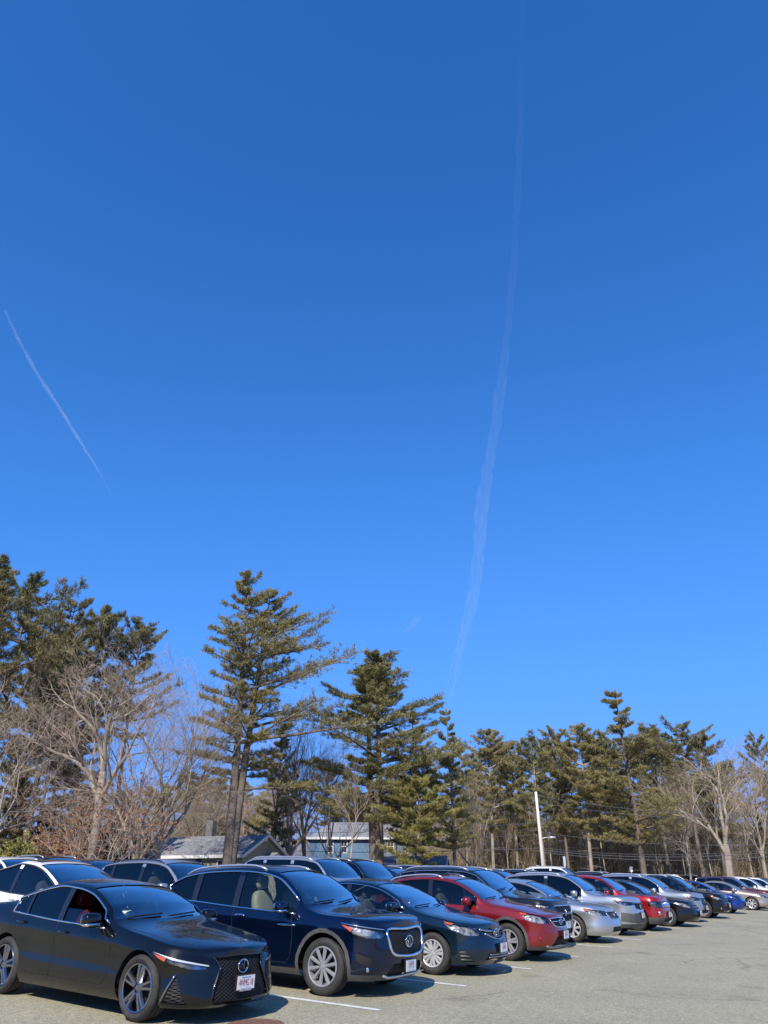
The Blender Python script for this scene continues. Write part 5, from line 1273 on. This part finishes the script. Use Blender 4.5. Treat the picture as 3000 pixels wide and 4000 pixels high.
# middle
T('pine_tree', pB, 885, 62, 2235, 28, 'tall twin topped pine rising above all other trees', 'pine', PG, .2, 1.05)
T('pine_tree', pE, 1065, 74, 2790, 22, 'smaller green pine leaning against the twin topped pine', 'pine', PG, 1.2, .8)
T('bare_tree', bB, 1120, 72, 2680, 18, 'dark bare tree with branches reaching right of the twin topped pine', 'tree', BG_, 4.1, 1.0)
T('bare_tree', bA, 1185, 76, 2820, 20, 'pale trunked bare tree left of the blue house', 'tree', BG_, 0.4, .8)
T('pine_tree', pA, 1480, 66, 2540, 24, 'broad cone shaped pine in front of the blue house', 'pine', PG, 2.1, 1.3)
T('pine_tree', pE, 1620, 72, 2740, 22, 'pine overlapping the right side of the broad cone shaped pine', 'pine', PG, 2.4, .9)
T('pine_tree', pG, 1650, 64, 3010, 14, 'low yellow green pine beneath the broad cone shaped pine', 'pine', PG, 1.4, 1.1)
T('pine_tree', pE, 1775, 70, 2765, 22, 'dark stemmed pine with layered crown left of the white pole', 'pine', PG, 3.3, .85)
T('bare_tree', bB, 1855, 74, 2990, 16, 'bare tree with fine pale limbs left of the white pole', 'tree', BG_, 1.0, .8)
T('bare_tree', bD, 1365, 62, 2960, 12, 'slim bare sapling before the blue house wall', 'tree', BG_, 1.0, 1.0)
T('bare_tree', bB, 1290, 78, 2900, 18, 'twiggy bare tree behind the blue house corner', 'tree', BG_, 5.0, .7)
# right
RP = [(pD, 1895, 84, 2835, 20, 1.0, 'slender pine first in line right of the layered pine'), (pD, 1985, 88, 2875, 20, 1.0, 'slender pine second in line right of the layered pine'), (pD, 2082, 80, 2860, 20, .95, 'slender open crowned pine just left of the white pole'),
      (pF, 2165, 84, 2830, 22, .85, 'pine with dark lower trunk just right of the white pole'), (pD, 2245, 80, 2815, 20, 1.05, 'pine with tan trunk base second right of the pole'), (pF, 2300, 88, 2850, 22, .9, 'dense pine between tan trunk and the tallest right pine'),
      (pE, 2415, 78, 2695, 22, 1.15, 'tallest pine on the right with pointed top'), (pC, 2520, 84, 2810, 25, .8, 'dark flat crowned pine just right of the pointed one'), (pC, 2640, 80, 2795, 25, .95, 'dark wide crowned pine overlooking the big bare tree'), (pF, 2730, 86, 2850, 22, .9, 'dark pine directly left of the big bare tree'),
      (pF, 2945, 95, 2850, 22, .6, 'slim brownish pine behind the big bare tree'), (pH, 2960, 90, 3180, 13, 1.0, 'low dark evergreen at the right edge'), (pF, 2360, 92, 2900, 22, .9, 'dim pine in the second line left of the pointed pine'), (pF, 2590, 94, 2900, 22, .9, 'dim pine in the second line between the dark crowns')]
for i, (m, px, d, ty, H0, w, lb) in enumerate(RP): T('pine_tree', m, px, d, ty, H0, lb, 'pine', PG, i * 1.7, w, 0, True)
T('bare_tree', bF, 2845, 72, 2865, 16, 'big bare tree with thick pale trunk and crooked limbs at right', 'tree', BG_, .2, 1.0)
T('bare_tree', bA, 2985, 84, 2870, 20, 'bare tree cut by the right edge', 'tree', BG_, 2.2, .8)
T('bare_tree', bB, 2690, 76, 2980, 18, 'pale bare tree before the dark pines left of the big bare one', 'tree', BG_, 3.2, .6)
rs = random.Random(4)
wood = 'thin bare trees in the wood behind the lot'
NUMW = []
extra = [(1835, 2930), (1935, 2900), (2040, 2950), (2125, 2890), (2205, 2880), (2345, 2860), (2470, 2870), (2560, 2860), (2690, 2880), (2800, 2960), (2870, 2980), (2995, 2920)]
for i, (px, ty) in enumerate(extra): T('pine_tree', (pD, pF, pE)[i % 3], px, 96 + 3 * (i % 4), ty, 22, 'second line pine filling in between the front pines of the right wood', 'pine', 'second line of pines on the right', i * 2.3, .9, 0, True)
for i in range(46):
    px = 1830 + i * 26 + rs.uniform(-14, 14); d = rs.uniform(82, 112); ty = rs.uniform(2980, 3180)
    T('young_tree', bT if i % 3 else bD, px, d, ty, 16 if i % 3 else 12, 'thin pale bare tree in the wood beyond the white pole', 'tree', wood, rs.uniform(0, 6), rs.uniform(.7, 1.1))
for i in range(22):
    px = -20 + i * 62 + rs.uniform(-20, 20); d = rs.uniform(84, 120); ty = rs.uniform(2960, 3130)
    T('young_tree', bT if i % 2 else bA, px, d, ty, 16 if i % 2 else 20, 'pale bare tree in the thicket behind the houses', 'tree', 'bare trees behind the houses', rs.uniform(0, 6), rs.uniform(.7, 1.1))
bgp = 'background evergreens beyond the houses'
for i, (px, d, ty, m, H0, w) in enumerate([(-10, 62, 2900, pH, 13, 1.2), (60, 60, 3060, pH, 13, 1.4), (150, 60, 3130, pH, 13, 1.4), (260, 68, 3080, pH, 13, 1.4), (350, 76, 3030, pH, 13, 1.4), (450, 80, 3100, pH, 13, 1.3), (200, 72, 2800, pF, 22, 1.0), (20, 66, 2600, pF, 22, 1.0), (760, 120, 3010, pG, 14, 1.3), (820, 110, 3030, pH, 13, 1.2), (700, 125, 3090, pH, 13, 1.3), (940, 125, 3040, pG, 14, 1.2), (1020, 118, 3060, pH, 13, 1.3), (1090, 130, 3000, pF, 22, .9), (1260, 120, 2980, pF, 22, .8), (1340, 125, 3020, pH, 13, 1.2), (1710, 110, 3000, pE, 22, .8), (1850, 115, 3010, pG, 14, 1.0), (1940, 110, 3060, pF, 22, .9), (2010, 108, 3150, pG, 14, 1.2), (2120, 106, 3050, pF, 22, .8), (2210, 104, 3080, pH, 13, 1.2), (2480, 104, 3080, pH, 13, 1.2), (2610, 102, 3130, pG, 14, 1.1), (2700, 100, 3120, pH, 13, 1.1), (2790, 106, 3150, pH, 13, 1.1), (450, 90, 3080, pH, 13, 1.3), (580, 100, 3060, pG, 14, 1.3), (1440, 130, 3060, pH, 13, 1.3), (1560, 120, 3000, pF, 22, .9)]):
    T('evergreen_tree', m, px, d, ty, H0, 'background evergreen seen between the larger trees', 'tree', bgp, i * 1.9, w)
# undergrowth: brush too fine to count
rng = np.random.default_rng(9); segs = []
for i in range(17000):
    px = rng.uniform(-100, 3100) if i % 3 else rng.uniform(1650, 3150)
    d = rng.uniform(88, 112) if px > 1500 else rng.uniform(96, 125)
    x, y = atpx(px, d); z = G(x, y); h = rng.uniform(1.5, 8.5 if px > 1500 else 6.0) * (.5 + .5 * math.sin(px * .013) ** 2 + .2); p = np.array([x, y, z]); dd = np.array([rng.normal() * .25, rng.normal() * .25, 1.])
    for k in range(3):
        q = p + dd * h / 3; segs.append((*p, *q, .028 * (1 - k * .28), .028 * (1 - (k + 1) * .28)))
        for _ in range(2):
            e = q + np.array([rng.normal() * .5, rng.normal() * .5, rng.uniform(.2, .8)]) * h * .25; segs.append((*q, *e, .014, .007))
        p = q; dd = dd + rng.normal(size=3) * .15
V, F = segs_mesh(segs, 3); o = np_obj('undergrowth', V, F, BROWNB); tag(o, 'tan leafless brush and vine tangle under the trees', 'undergrowth', None, 'stuff')
# shrub at left with yellow leaves
rng = np.random.default_rng(3)
for px, d, py, r, m_, lb in ((60, 50, 3310, 1.1, NEEDLE_Y, 'yellow leaved shrub at the left edge behind the white car'), (150, 54, 3290, 1.2, RUSTL, 'brown leaved shrub beside the yellow shrub'), (300, 52, 3300, 1.5, RUSTL, 'low brown shrub under the leaning pine trunk')):
    x, y = atpx(px, d); z = G(x, y); h = height_for(px, py, d) - z; t = rng.normal(size=(420, 3)) * np.array([r * .5, r * .5, h * .28]) + np.array([0, 0, h * .6]); sg = [(0, 0, 0, *(q * .8), .03, .01) for q in t[::8]]
    o = empty('shrub', (x, y, z)); V, F = blades(rng, t, t * .2, 8, .22, .07, 1.0); np_obj('leaves', V, F, m_, o); V, F = segs_mesh(sg, 3); np_obj('stems', V, F, TWIG, o); tag(o, lb, 'shrub')

# ------------------------------------------------------------------ houses
def siding(name, c):
    m = mat(name, c, .75); b = m.node_tree.nodes['Principled BSDF']; tc = N(m, 'ShaderNodeTexCoord'); w = N(m, 'ShaderNodeTexWave', Scale=1.3, _wave_type='BANDS', _bands_direction='Z', _wave_profile='SAW'); L(m, tc, 'Object', w, 'Vector')
    rp = ramp(m, [(0, tuple(q * .55 for q in c)), (.15, c), (1, tuple(min(1, q * 1.08) for q in c))]); L(m, w, 1, rp, 0); L(m, rp, 0, b, 'Base Color'); bp = N(m, 'ShaderNodeBump', Strength=.6, Distance=.03); L(m, w, 1, bp, 'Height'); L(m, bp, 0, b, 'Normal'); return m
ROOFG = noisy('grey_shingles', (.17, .175, .185), (.27, .275, .285), 1.6, .95, stretch=(1, 1, 3)); ROOFD = noisy('dark_shingles', (.10, .105, .115), (.17, .175, .185), 1.6, .95)
SBLUE = siding('blue_siding', (.115, .20, .31)); SOLIVE = siding('olive_siding', (.27, .28, .20)); SGREY = siding('grey_blue_siding', (.16, .21, .27)); WTRIM = mat('white_trim', (.72, .72, .70), .6); WIN = mat('house_window_glass', (.03, .04, .05), .08, 0, 1.0); BRICK = noisy('chimney_brick', (.12, .09, .08), (.2, .14, .12), 6, .9)
def gable(bm, w, d, e, r, z0=0):
    """walls: x along ridge (-w/2..w/2), y depth; eave e, ridge r"""
    a, b = w / 2, d / 2
    v = [bm.verts.new(p) for p in ((-a, -b, z0), (a, -b, z0), (a, b, z0), (-a, b, z0), (-a, -b, e), (a, -b, e), (a, b, e), (-a, b, e), (-a, 0, r), (a, 0, r))]
    for q in ((0, 1, 5, 4), (2, 3, 7, 6), (1, 2, 6, 9, 5), (3, 0, 4, 8, 7)): bm.faces.new([v[i] for i in q])
def hip(bm, w, d, e, r, ov=.35, ins=2.5):
    a, b = w / 2 + ov, d / 2 + ov; z = e - (r - e) / (d / 2) * ov; v = [bm.verts.new(p) for p in ((-a, -b, z), (a, -b, z), (a, b, z), (-a, b, z), (-a + ins, 0, r), (a - ins, 0, r), (-a, -b, z - .15), (a, -b, z - .15), (a, b, z - .15), (-a, b, z - .15))]
    for q in ((0, 1, 5, 4), (2, 3, 4, 5), (1, 2, 5), (3, 0, 4), (0, 6, 7, 1), (1, 7, 8, 2), (2, 8, 9, 3), (3, 9, 6, 0)): bm.faces.new([v[i] for i in q])
def roof(bm, w, d, e, r, ov=.35, th=.12):
    a, b = w / 2 + ov, d / 2; s = (r - e) / b; b2 = b + ov
    for sg in (-1, 1):
        lo = [(-a, sg * b2, r - s * b2 + .03), (a, sg * b2, r - s * b2 + .03), (a, 0, r + .03), (-a, 0, r + .03)]
        v = [bm.verts.new(p) for p in lo] + [bm.verts.new((p[0], p[1], p[2] + th)) for p in lo]
        for q in ((0, 1, 2, 3), (4, 5, 6, 7), (0, 1, 5, 4), (1, 2, 6, 5), (3, 0, 4, 7)): bm.faces.new([v[i] for i in q])
def window(parent, x, y, z, w, h, face='y', name='window', mul=True):
    o = empty(name) if False else None
    bm = bmesh.new(); t = .08; M = Matrix.Translation((x, y, z)) @ (Matrix.Rotation(0, 4, 'Z') if face == 'y' else Matrix.Rotation(R(90), 4, 'Z'))
    for q in ((-w / 2 - t, -w / 2, -h / 2, h / 2), (w / 2, w / 2 + t, -h / 2, h / 2), (-w / 2 - t, w / 2 + t, h / 2, h / 2 + t), (-w / 2 - t, w / 2 + t, -h / 2 - t, -h / 2), (-w / 2, w / 2, -.03, .03)): box(bm, q[0], q[1], -.06, .02, q[2], q[3], M)
    if mul: box(bm, -.02, .02, -.05, 0, -h / 2, h / 2, M)
    f = bm_obj('window', bm, WTRIM, parent, False); bm = bmesh.new(); box(bm, -w / 2, w / 2, -.02, .01, -h / 2, h / 2, M); bm_obj('pane', bm, WIN, f, False)
def house(name, px, d, w, dep, e, r, rz, wm, rm, label, zadd=0, hipr=False):
    x, y = atpx(px, d); o = empty(name, (x, y, G(x, y) + zadd), rz); tag(o, label, 'house')
    bm = bmesh.new(); gable(bm, w, dep, e, e + .01 if hipr else r, -2); bm_obj('wall', bm, wm, o, False); bm = bmesh.new(); (hip if hipr else roof)(bm, w, dep, e, r); ro = bm_obj('roof', bm, rm, o, False)
    bm = bmesh.new(); s = (r - e) / (dep / 2)
    box(bm, -w / 2 - .35, w / 2 + .35, -dep / 2 - .43, -dep / 2 - .36, e - s * .35 - .08, e - s * .35 + .16); bm_obj('eave_trim', bm, WTRIM, o, False)
    for sx in (() if hipr else (-1, 1)):
        bm = bmesh.new(); xx = sx * (w / 2 + .36)
        for sg in (-1, 1):
            b2 = dep / 2 + .35; p = [(sg * b2, r - s * b2 - .05), (sg * b2, r - s * b2 + .2), (0, r + .2), (0, r - .05)]
            v = [bm.verts.new((xx - .02, a, b)) for a, b in p] + [bm.verts.new((xx + .02, a, b)) for a, b in p]
            for q in ((0, 1, 2, 3), (7, 6, 5, 4), (0, 1, 5, 4), (1, 2, 6, 5), (2, 3, 7, 6), (3, 0, 4, 7)): bm.faces.new([v[i] for i in q])
        bm_obj('barge_board', bm, WTRIM, o, False)
    return o, ro
# blue two storey house
def rise(px, d, py): 
    x, y = atpx(px, d); return height_for(px, py, d) - G(x, y)
D1 = 96; wB = (1660 - 1212) / 2900 * .895 * D1
hB, ro = house('blue_house', 1436, D1, wB, 8.5, rise(1300, D1, 3278), rise(1300, D1, 3212), R(2), SBLUE, ROOFG, 'blue clapboard two storey house with white eave behind the cone shaped pine', 0, True)
eB = rise(1300, D1, 3278)
for px in (1290, 1343, 1588): window(hB, (px - 1436) / 2900 * .895 * D1, -8.5 / 2, eB - .95, .62, 1.25)
window(hB, (1520 - 1436) / 2900 * .895 * D1, -4.25, eB - .95, .62, 1.25)
# lower wing on the right
hW, _ = house('dark_roofed_garage', 1610, 82, 6.5, 5, rise(1610, 82, 3385), rise(1610, 82, 3350), R(-8), SBLUE, ROOFD, 'low garage with dark roof at the right end of the blue house')
# olive ranch house
D2 = 70
x0 = (835 - 1500) / 2900 * .895 * D2
hR, ro2 = house('ranch_house', 868, D2, 8.2, 6.4, rise(900, D2, 3345), rise(900, D2, 3272), R(-24), SOLIVE, ROOFG, 'single storey olive sided ranch house with grey roof behind the parked cars')
eR = rise(900, D2, 3345)
bm = bmesh.new(); box(bm, -2.2, -1.5, .1, .7, eR, eR + 2.9); bm_obj('chimney', bm, ROOFD, ro2, False)
window(hR, -1.2, -3.2, eR - 1.05, 1.3, 1.3); window(hR, -2.9, -3.2, eR - .9, .9, 1.0); window(hR, 2.4, -3.2, eR - .9, 1.2, .9)
bm = bmesh.new(); box(bm, -1.0, .1, -3.26, -3.2, eR - 2.4, eR - .3); bm_obj('patio_door', bm, WIN, hR, False)
# gable vent and entry hood
bm = bmesh.new(); box(bm, 4.1, 4.16, -.25, .25, eR + 1.1, eR + 1.6); bm_obj('gable_vent', bm, WTRIM, hR, False)
bm = bmesh.new(); Mx = Matrix.Translation((4.1, .5, eR - .1)) @ Matrix.Rotation(R(90), 4, 'Z')
for sg in (-1, 1):
    v = [bm.verts.new(Mx @ Vector(p)) for p in ((sg * .9, 0, -.3), (0, 0, .35), (0, -1.0, .35), (sg * .9, -1.0, -.3))]; bm.faces.new(v)
v = [bm.verts.new(Mx @ Vector(p)) for p in ((-.9, -1, -.3), (.9, -1, -.3), (0, -1, .35))]; bm.faces.new(v); bm_obj('entry_hood', bm, ROOFG, hR, False)
# shed
D3 = 78
hS, _ = house('blue_shed', 640, D3, 5.0, 4.2, rise(640, D3, 3345), rise(640, D3, 3276), R(68), SGREY, ROOFG, 'small grey blue gabled shed behind the back row cars')
window(hS, -2.52, .75, rise(640, D3, 3345) - 1.0, .5, .7, face='x')
D4 = 84
hT, _ = house('blue_cottage', 440, D4, 5.5, 4.6, rise(440, D4, 3335), rise(440, D4, 3275), R(60), SGREY, ROOFG, 'blue cottage half hidden by trunks and rusty oaks')
window(hT, -2.77, .4, rise(440, D4, 3335) - .9, .5, .8, face='x')
hV, _ = house('pale_shed', 2552, 118, 5, 4, rise(2552, 118, 3385), rise(2552, 118, 3368), R(10), WTRIM, ROOFG, 'distant pale shed deep in the wood at right')

# ------------------------------------------------------------------ poles and wires
WOODP = noisy('bleached_pole_wood', (.55, .50, .43), (.72, .67, .60), 3, .85, stretch=(1, 1, .1)); BROWNP = noisy('brown_pole_wood', (.24, .13, .08), (.32, .18, .11), 3, .9); WIRE = mat('wire', (.10, .10, .11), .6); LAMPM = mat('lamp_grey', (.55, .56, .58), .4, .4)
DP = 60; bx, by = atpx(2124, DP, 3400); tx_, ty_ = atpx(2093, DP, 3093); zt_ = height_for(2093, 3093, DP)
po = empty('utility_pole', (bx, by, G(bx, by))); tag(po, 'bleached white wooden utility pole leaning slightly left, right of the parked cars', 'utility pole')
topv = Vector((tx_ - bx, 0, zt_ - G(bx, by)))
bm = bmesh.new(); tube(bm, [Vector((0, 0, -.5)), topv * .5, topv], [.13, .11, .095], 12); bm_obj('shaft', bm, WOODP, po)
def ptop(t): return Vector((bx, by, G(bx, by))) + topv * t
def arm_lamp(parent, base, out, up_):
    bm = bmesh.new(); o = Vector(parent.location); tube(bm, [base - o, base - o + Vector((out * .5, 0, up_ * .8)), base - o + Vector((out, 0, up_))], .035, 6); a = bm_obj('lamp_arm', bm, LAMPM, parent)
    bm = bmesh.new(); sup(bm, base - o + Vector((out + .2 * (1 if out > 0 else -1), 0, up_)), (.26, .12, .07), 2.4, 12, 8); bm_obj('lamp_head', bm, LAMPM, parent)
arm_lamp(po, ptop(.54), .7, .12); 
bp_ = atpx(946, 92); pz = G(*bp_)
pb = empty('utility_pole', (bp_[0], bp_[1], pz)); tag(pb, 'thin brown utility pole behind the ranch house', 'utility pole'); bm = bmesh.new(); tube(bm, [Vector((0, 0, -1)), Vector((-.25, 0, height_for(943, 3135, 92) - pz))], [.15, .11], 8); bm_obj('shaft', bm, BROWNP, pb)
dp_ = atpx(2208, 70); ds_ = empty('sign_post', (dp_[0], dp_[1], G(*dp_))); tag(ds_, 'grey metal sign post seen edge on, right of the white pole', 'sign'); hh = height_for(2208, 3345, 70) - G(*dp_)
bm = bmesh.new(); tube(bm, [Vector((0, 0, 0)), Vector((0, 0, hh))], .05, 6); bm_obj('post', bm, LAMPM, ds_); bm = bmesh.new(); box(bm, -.10, .10, -.03, -.06, hh - .75, hh); bm_obj('sign_panel', bm, LAMPM, ds_, False)
dp_ = atpx(1549, 74); ds_ = empty('sign_post', (dp_[0], dp_[1], G(*dp_))); tag(ds_, 'slim blue grey post in front of the blue house', 'post'); hh = height_for(1549, 3240, 74) - G(*dp_); bm = bmesh.new(); tube(bm, [Vector((0, 0, 0)), Vector((0, 0, hh))], .045, 6); bm_obj('post', bm, LAMPM, ds_)
dp_ = atpx(2465, 80); ds_ = empty('sign_post', (dp_[0], dp_[1], G(*dp_))); tag(ds_, 'small pale sign on a post deep in the row of thin trees', 'sign'); hh = height_for(2465, 3385, 80) - G(*dp_); bm = bmesh.new(); tube(bm, [Vector((0, 0, 0)), Vector((0, 0, hh))], .05, 6); bm_obj('post', bm, LAMPM, ds_)
bm = bmesh.new(); box(bm, -.14, .14, -.07, -.09, hh - .45, hh); bm_obj('sign_panel', bm, WTRIM, ds_, False)
def wire(p0, p1, sag, lab, r=.022):
    bm = bmesh.new(); n = 14; p0, p1 = Vector(p0), Vector(p1); tube(bm, [p0.lerp(p1, i / n) - Vector((0, 0, sag * 4 * (i / n) * (1 - i / n))) for i in range(n + 1)], r, 4, cap=False)
    o = bm_obj('overhead_wire', bm, WIRE); tag(o, lab, 'wire', 'overhead wires strung through the trees')
def W3(px, py, d): x, y = atpx(px, d, py); return (x, y, height_for(px, py, d))
WL = [(3105, 3200, 'topmost wire on the right of the pole'), (3125, 3215, 'second wire from the top right of the pole'), (3215, 3296, 'middle wire right of the pole'), (3262, 3312, 'wire at streetlamp height right of the pole'), (3268, 3322, 'upper of the two low thick cables right of the pole'), (3274, 3340, 'lowest thick cable right of the pole')]
for i, (a, b, lb) in enumerate(WL): wire(tuple(ptop(1 - (a - 3093) / 310.)), W3(3150, b - 8 + (0 if i > 1 else -10), 56), .5, lb, .018 if i > 3 else .012)
WLL = [(3108, 3160, 'topmost wire on the left of the pole'), (3187, 3235, 'middle wire left of the pole'), (3222, 3250, 'wire left of the pole just above the thick cable'), (3262, 3292, 'lowest thick cable left of the pole')]
for i, (a, b, lb) in enumerate(WLL): wire(tuple(ptop(1 - (a - 3093) / 310.)), W3(700, b, 98), .6, lb, .024 if i > 2 else .015)
# second street lamp seen against the wood
lx = atpx(2162, 86, 3275); 

# ------------------------------------------------------------------ person in the black sedan
SKIN = noisy('skin', (.30, .17, .11), (.38, .22, .15), 8, .55); CAP = mat('dark_cap', (.012, .013, .016), .8); SHIRT = mat('dark_jacket', (.02, .022, .028), .85)
def person_in(car_obj, sp):
    r = empty('person'); r.matrix_world = car_obj.matrix_world.copy(); tag(r, 'person in dark cap and jacket looking down inside the black sedan', 'person')
    X = lambda s: sp['foh'] - s
    s0 = 2.46; y0 = .40
    me = bpy.data.meshes.new('body'); 
    pts = {'pel': (s0 + .05, y0, .42, .17), 'sp': (s0 + .10, y0, .62, .17), 'ch': (s0 + .10, y0, .82, .18), 'nk': (s0 + .04, y0, .985, .065), 'hd0': (s0 - .03, y0, 1.06, .075), 'hd1': (s0 - .05, y0, 1.13, .088), 'hd2': (s0 - .04, y0, 1.20, .075),
           'shR': (s0 + .08, y0 - .19, .90, .075), 'elR': (s0 - .08, y0 - .24, .66, .055), 'wrR': (s0 - .30, y0 - .12, .70, .035), 'haR': (s0 - .38, y0 - .07, .73, .035),
           'shL': (s0 + .08, y0 + .19, .90, .075), 'elL': (s0 - .08, y0 + .25, .66, .055), 'wrL': (s0 - .30, y0 + .12, .70, .035), 'haL': (s0 - .38, y0 + .07, .73, .035),
           'hpR': (s0 - .02, y0 - .11, .42, .10), 'knR': (s0 - .48, y0 - .13, .52, .07), 'ftR': (s0 - .75, y0 - .13, .26, .05), 'hpL': (s0 - .02, y0 + .11, .42, .10), 'knL': (s0 - .48, y0 + .13, .52, .07), 'ftL': (s0 - .75, y0 + .13, .26, .05)}
    keys = list(pts); ed = [('pel', 'sp'), ('sp', 'ch'), ('ch', 'nk'), ('nk', 'hd0'), ('hd0', 'hd1'), ('hd1', 'hd2'), ('ch', 'shR'), ('shR', 'elR'), ('elR', 'wrR'), ('wrR', 'haR'), ('ch', 'shL'), ('shL', 'elL'), ('elL', 'wrL'), ('wrL', 'haL'), ('pel', 'hpR'), ('hpR', 'knR'), ('knR', 'ftR'), ('pel', 'hpL'), ('hpL', 'knL'), ('knL', 'ftL')]
    fing = []
    for sd, h in ((-1, 'haR'), (1, 'haL')):
        hp = pts[h]
        for k in range(5):
            nm = h + str(k); a = (k - 2) * .016; ln = (.05, .075, .08, .075, .06)[k]
            pts[nm + 'a'] = (hp[0] - .03, hp[1] + a, hp[2] + (.0 if k else -.01), .009); pts[nm + 'b'] = (hp[0] - .03 - ln * .6, hp[1] + a * 1.25 + (-sd * .03 if k == 0 else 0), hp[2] - .005, .008); pts[nm + 'c'] = (hp[0] - .03 - ln, hp[1] + a * 1.3 + (-sd * .04 if k == 0 else 0), hp[2] - .03, .007)
            ed += [(h, nm + 'a'), (nm + 'a', nm + 'b'), (nm + 'b', nm + 'c')]
    keys = list(pts)
    me.from_pydata([(X(pts[k][0]), pts[k][1], pts[k][2]) for k in keys], [(keys.index(a), keys.index(b)) for a, b in ed], [])
    o = bpy.data.objects.new('body', me); COL.objects.link(o); sk = o.modifiers.new('skin', 'SKIN'); sk.use_smooth_shade = True
    for i, k in enumerate(keys): me.skin_vertices[0].data[i].radius = (pts[k][3], pts[k][3])
    me.skin_vertices[0].data[0].use_root = True
    sb = o.modifiers.new('sub', 'SUBSURF'); sb.levels = 1; sb.render_levels = 1
    dg = bpy.context.evaluated_depsgraph_get(); m2 = bpy.data.meshes.new_from_object(o.evaluated_get(dg)); bpy.data.objects.remove(o); m2.materials.clear(); m2.materials.append(SKIN); m2.materials.append(SHIRT)
    for p in m2.polygons:
        c = p.center; p.material_index = 0 if (c.z > .975 or c.x > X(s0 - .31)) and c.z > .6 else 1; p.use_smooth = True
    b = link('body', m2, r)
    bm = bmesh.new(); hc = Vector((X(s0 - .045), y0, 1.17)); sup(bm, hc + Vector((-.01, 0, .035)), (.108, .09, .072), 2.2, 18, 10); sup(bm, hc + Vector((.13, 0, .01)), (.075, .07, .012), 2.2, 14, 6, M=Matrix.Rotation(R(18), 3, 'Y')); bm_obj('cap', bm, CAP, r)
    bm = bmesh.new(); sup(bm, hc + Vector((.095, 0, -.05)), (.022, .014, .022), 2, 10, 6)
    for sd in (-1, 1): sup(bm, hc + Vector((-.005, sd * .088, -.045)), (.02, .012, .03), 2, 10, 6)
    bm_obj('face_detail', bm, SKIN, r)
    bm = bmesh.new()
    for sd in (-1, 1): sup(bm, hc + Vector((.086, sd * .032, -.025)), (.010, .014, .007), 2, 8, 5)
    sup(bm, hc + Vector((.086, 0, -.088)), (.008, .026, .006), 2, 8, 5); bm_obj('eyes_and_mouth', bm, CAP, r)
bpy.context.view_layer.update(); person_in(LEX, SP['lexus'])

# ------------------------------------------------------------------ contrails
def trailmat(name, dens):
    m = bpy.data.materials.new(name); m.use_nodes = True; m.node_tree.nodes.clear(); v = m.node_tree.nodes.new('ShaderNodeVolumeScatter'); v.inputs['Density'].default_value = dens; v.inputs['Color'].default_value = (1, 1, 1, 1); v.inputs['Anisotropy'].default_value = 0.0
    o = m.node_tree.nodes.new('ShaderNodeOutputMaterial'); m.node_tree.links.new(v.outputs[0], o.inputs['Volume']); return m
ALT = 9000.0
def skypt(px, py):
    X, fw, up = raydir(px, py); t = (ALT - CAMH) / up; return Vector((X * t, fw * t, ALT)), t
def trail(name, pts, strands, label, tau, wob=.25, seed=1):
    """pts: (px, py, width px); strands run side by side inside that width"""
    rnd = random.Random(seed); bm = bmesh.new(); widths = []
    dn = []
    for i in range(len(pts) - 1):
        a, b = pts[i], pts[i + 1]; k = max(2, int(math.dist(a[:2], b[:2]) / 22))
        for t in range(k): dn.append(tuple(a[j] + (b[j] - a[j]) * t / k for j in range(3)))
    dn.append(pts[-1]); rsum = 0
    for s in range(strands):
        ph = rnd.uniform(0, 6); off = (s + .5) / strands * 2 - 1; P_ = []; Rr = []; n = len(dn); fr = rnd.uniform(.5, 1.1); st = rnd.uniform(0, .12) * n * (strands > 2); en = n - rnd.uniform(0, .12) * n * (strands > 2)
        for i, (px, py, w) in enumerate(dn):
            if i < st or i > en: continue
            o = off * w * .38 + wob * w * .3 * math.sin(i * .35 * fr + ph) + rnd.gauss(0, w * .05)
            c, t = skypt(px + o, py); mpp = t / FPX * 1.0; P_.append(c); f = min(1, (i - st) / (n * .10) + (.08 if strands > 2 else .5), (en - i) / (n * (.55 if strands == 2 else .25)) + .04)
            Rr.append(max(.35, w * (.5 if strands < 3 else .21) * rnd.uniform(.6, 1.5) * f) * mpp); rsum = max(rsum, Rr[-1])
        tube(bm, P_, Rr, 8)
    bmesh.ops.recalc_face_normals(bm, faces=bm.faces[:])
    o = bm_obj(name, bm, trailmat(name + '_vapour', tau / (2 * rsum)), None, True); tag(o, label, 'contrail', 'contrails in the sky')
trail('contrail', [(2056, -700, 12), (2047, -60, 16), (2038, 200, 18), (2032, 480, 24), (2022, 760, 22), (2005, 1050, 22), (1982, 1300, 26), (1958, 1500, 34), (1935, 1660, 36), (1905, 1840, 40), (1880, 2010, 46), (1868, 2160, 46), (1852, 2320, 48), (1820, 2450, 48), (1788, 2560, 50), (1772, 2660, 48), (1750, 2740, 44), (1725, 2830, 30)], 13, 'long faded vapour trail running from the top edge down to the pines', .08, .2, 2)
trail('contrail', [(18, 1208, 7), (22, 1216, 8), (60, 1300, 9), (110, 1398, 9), (170, 1500, 10), (230, 1590, 11), (300, 1705, 11), (360, 1800, 12), (430, 1920, 8), (470, 1990, 5)], 2, 'short crisp vapour trail slanting down at the left', .24, .06, 5)
trail('contrail', [(1560, 2500, 14), (1600, 2450, 34), (1630, 2420, 36), (1652, 2398, 16)], 3, 'tiny wisp of vapour above the cone shaped pine', .05, .4, 8)
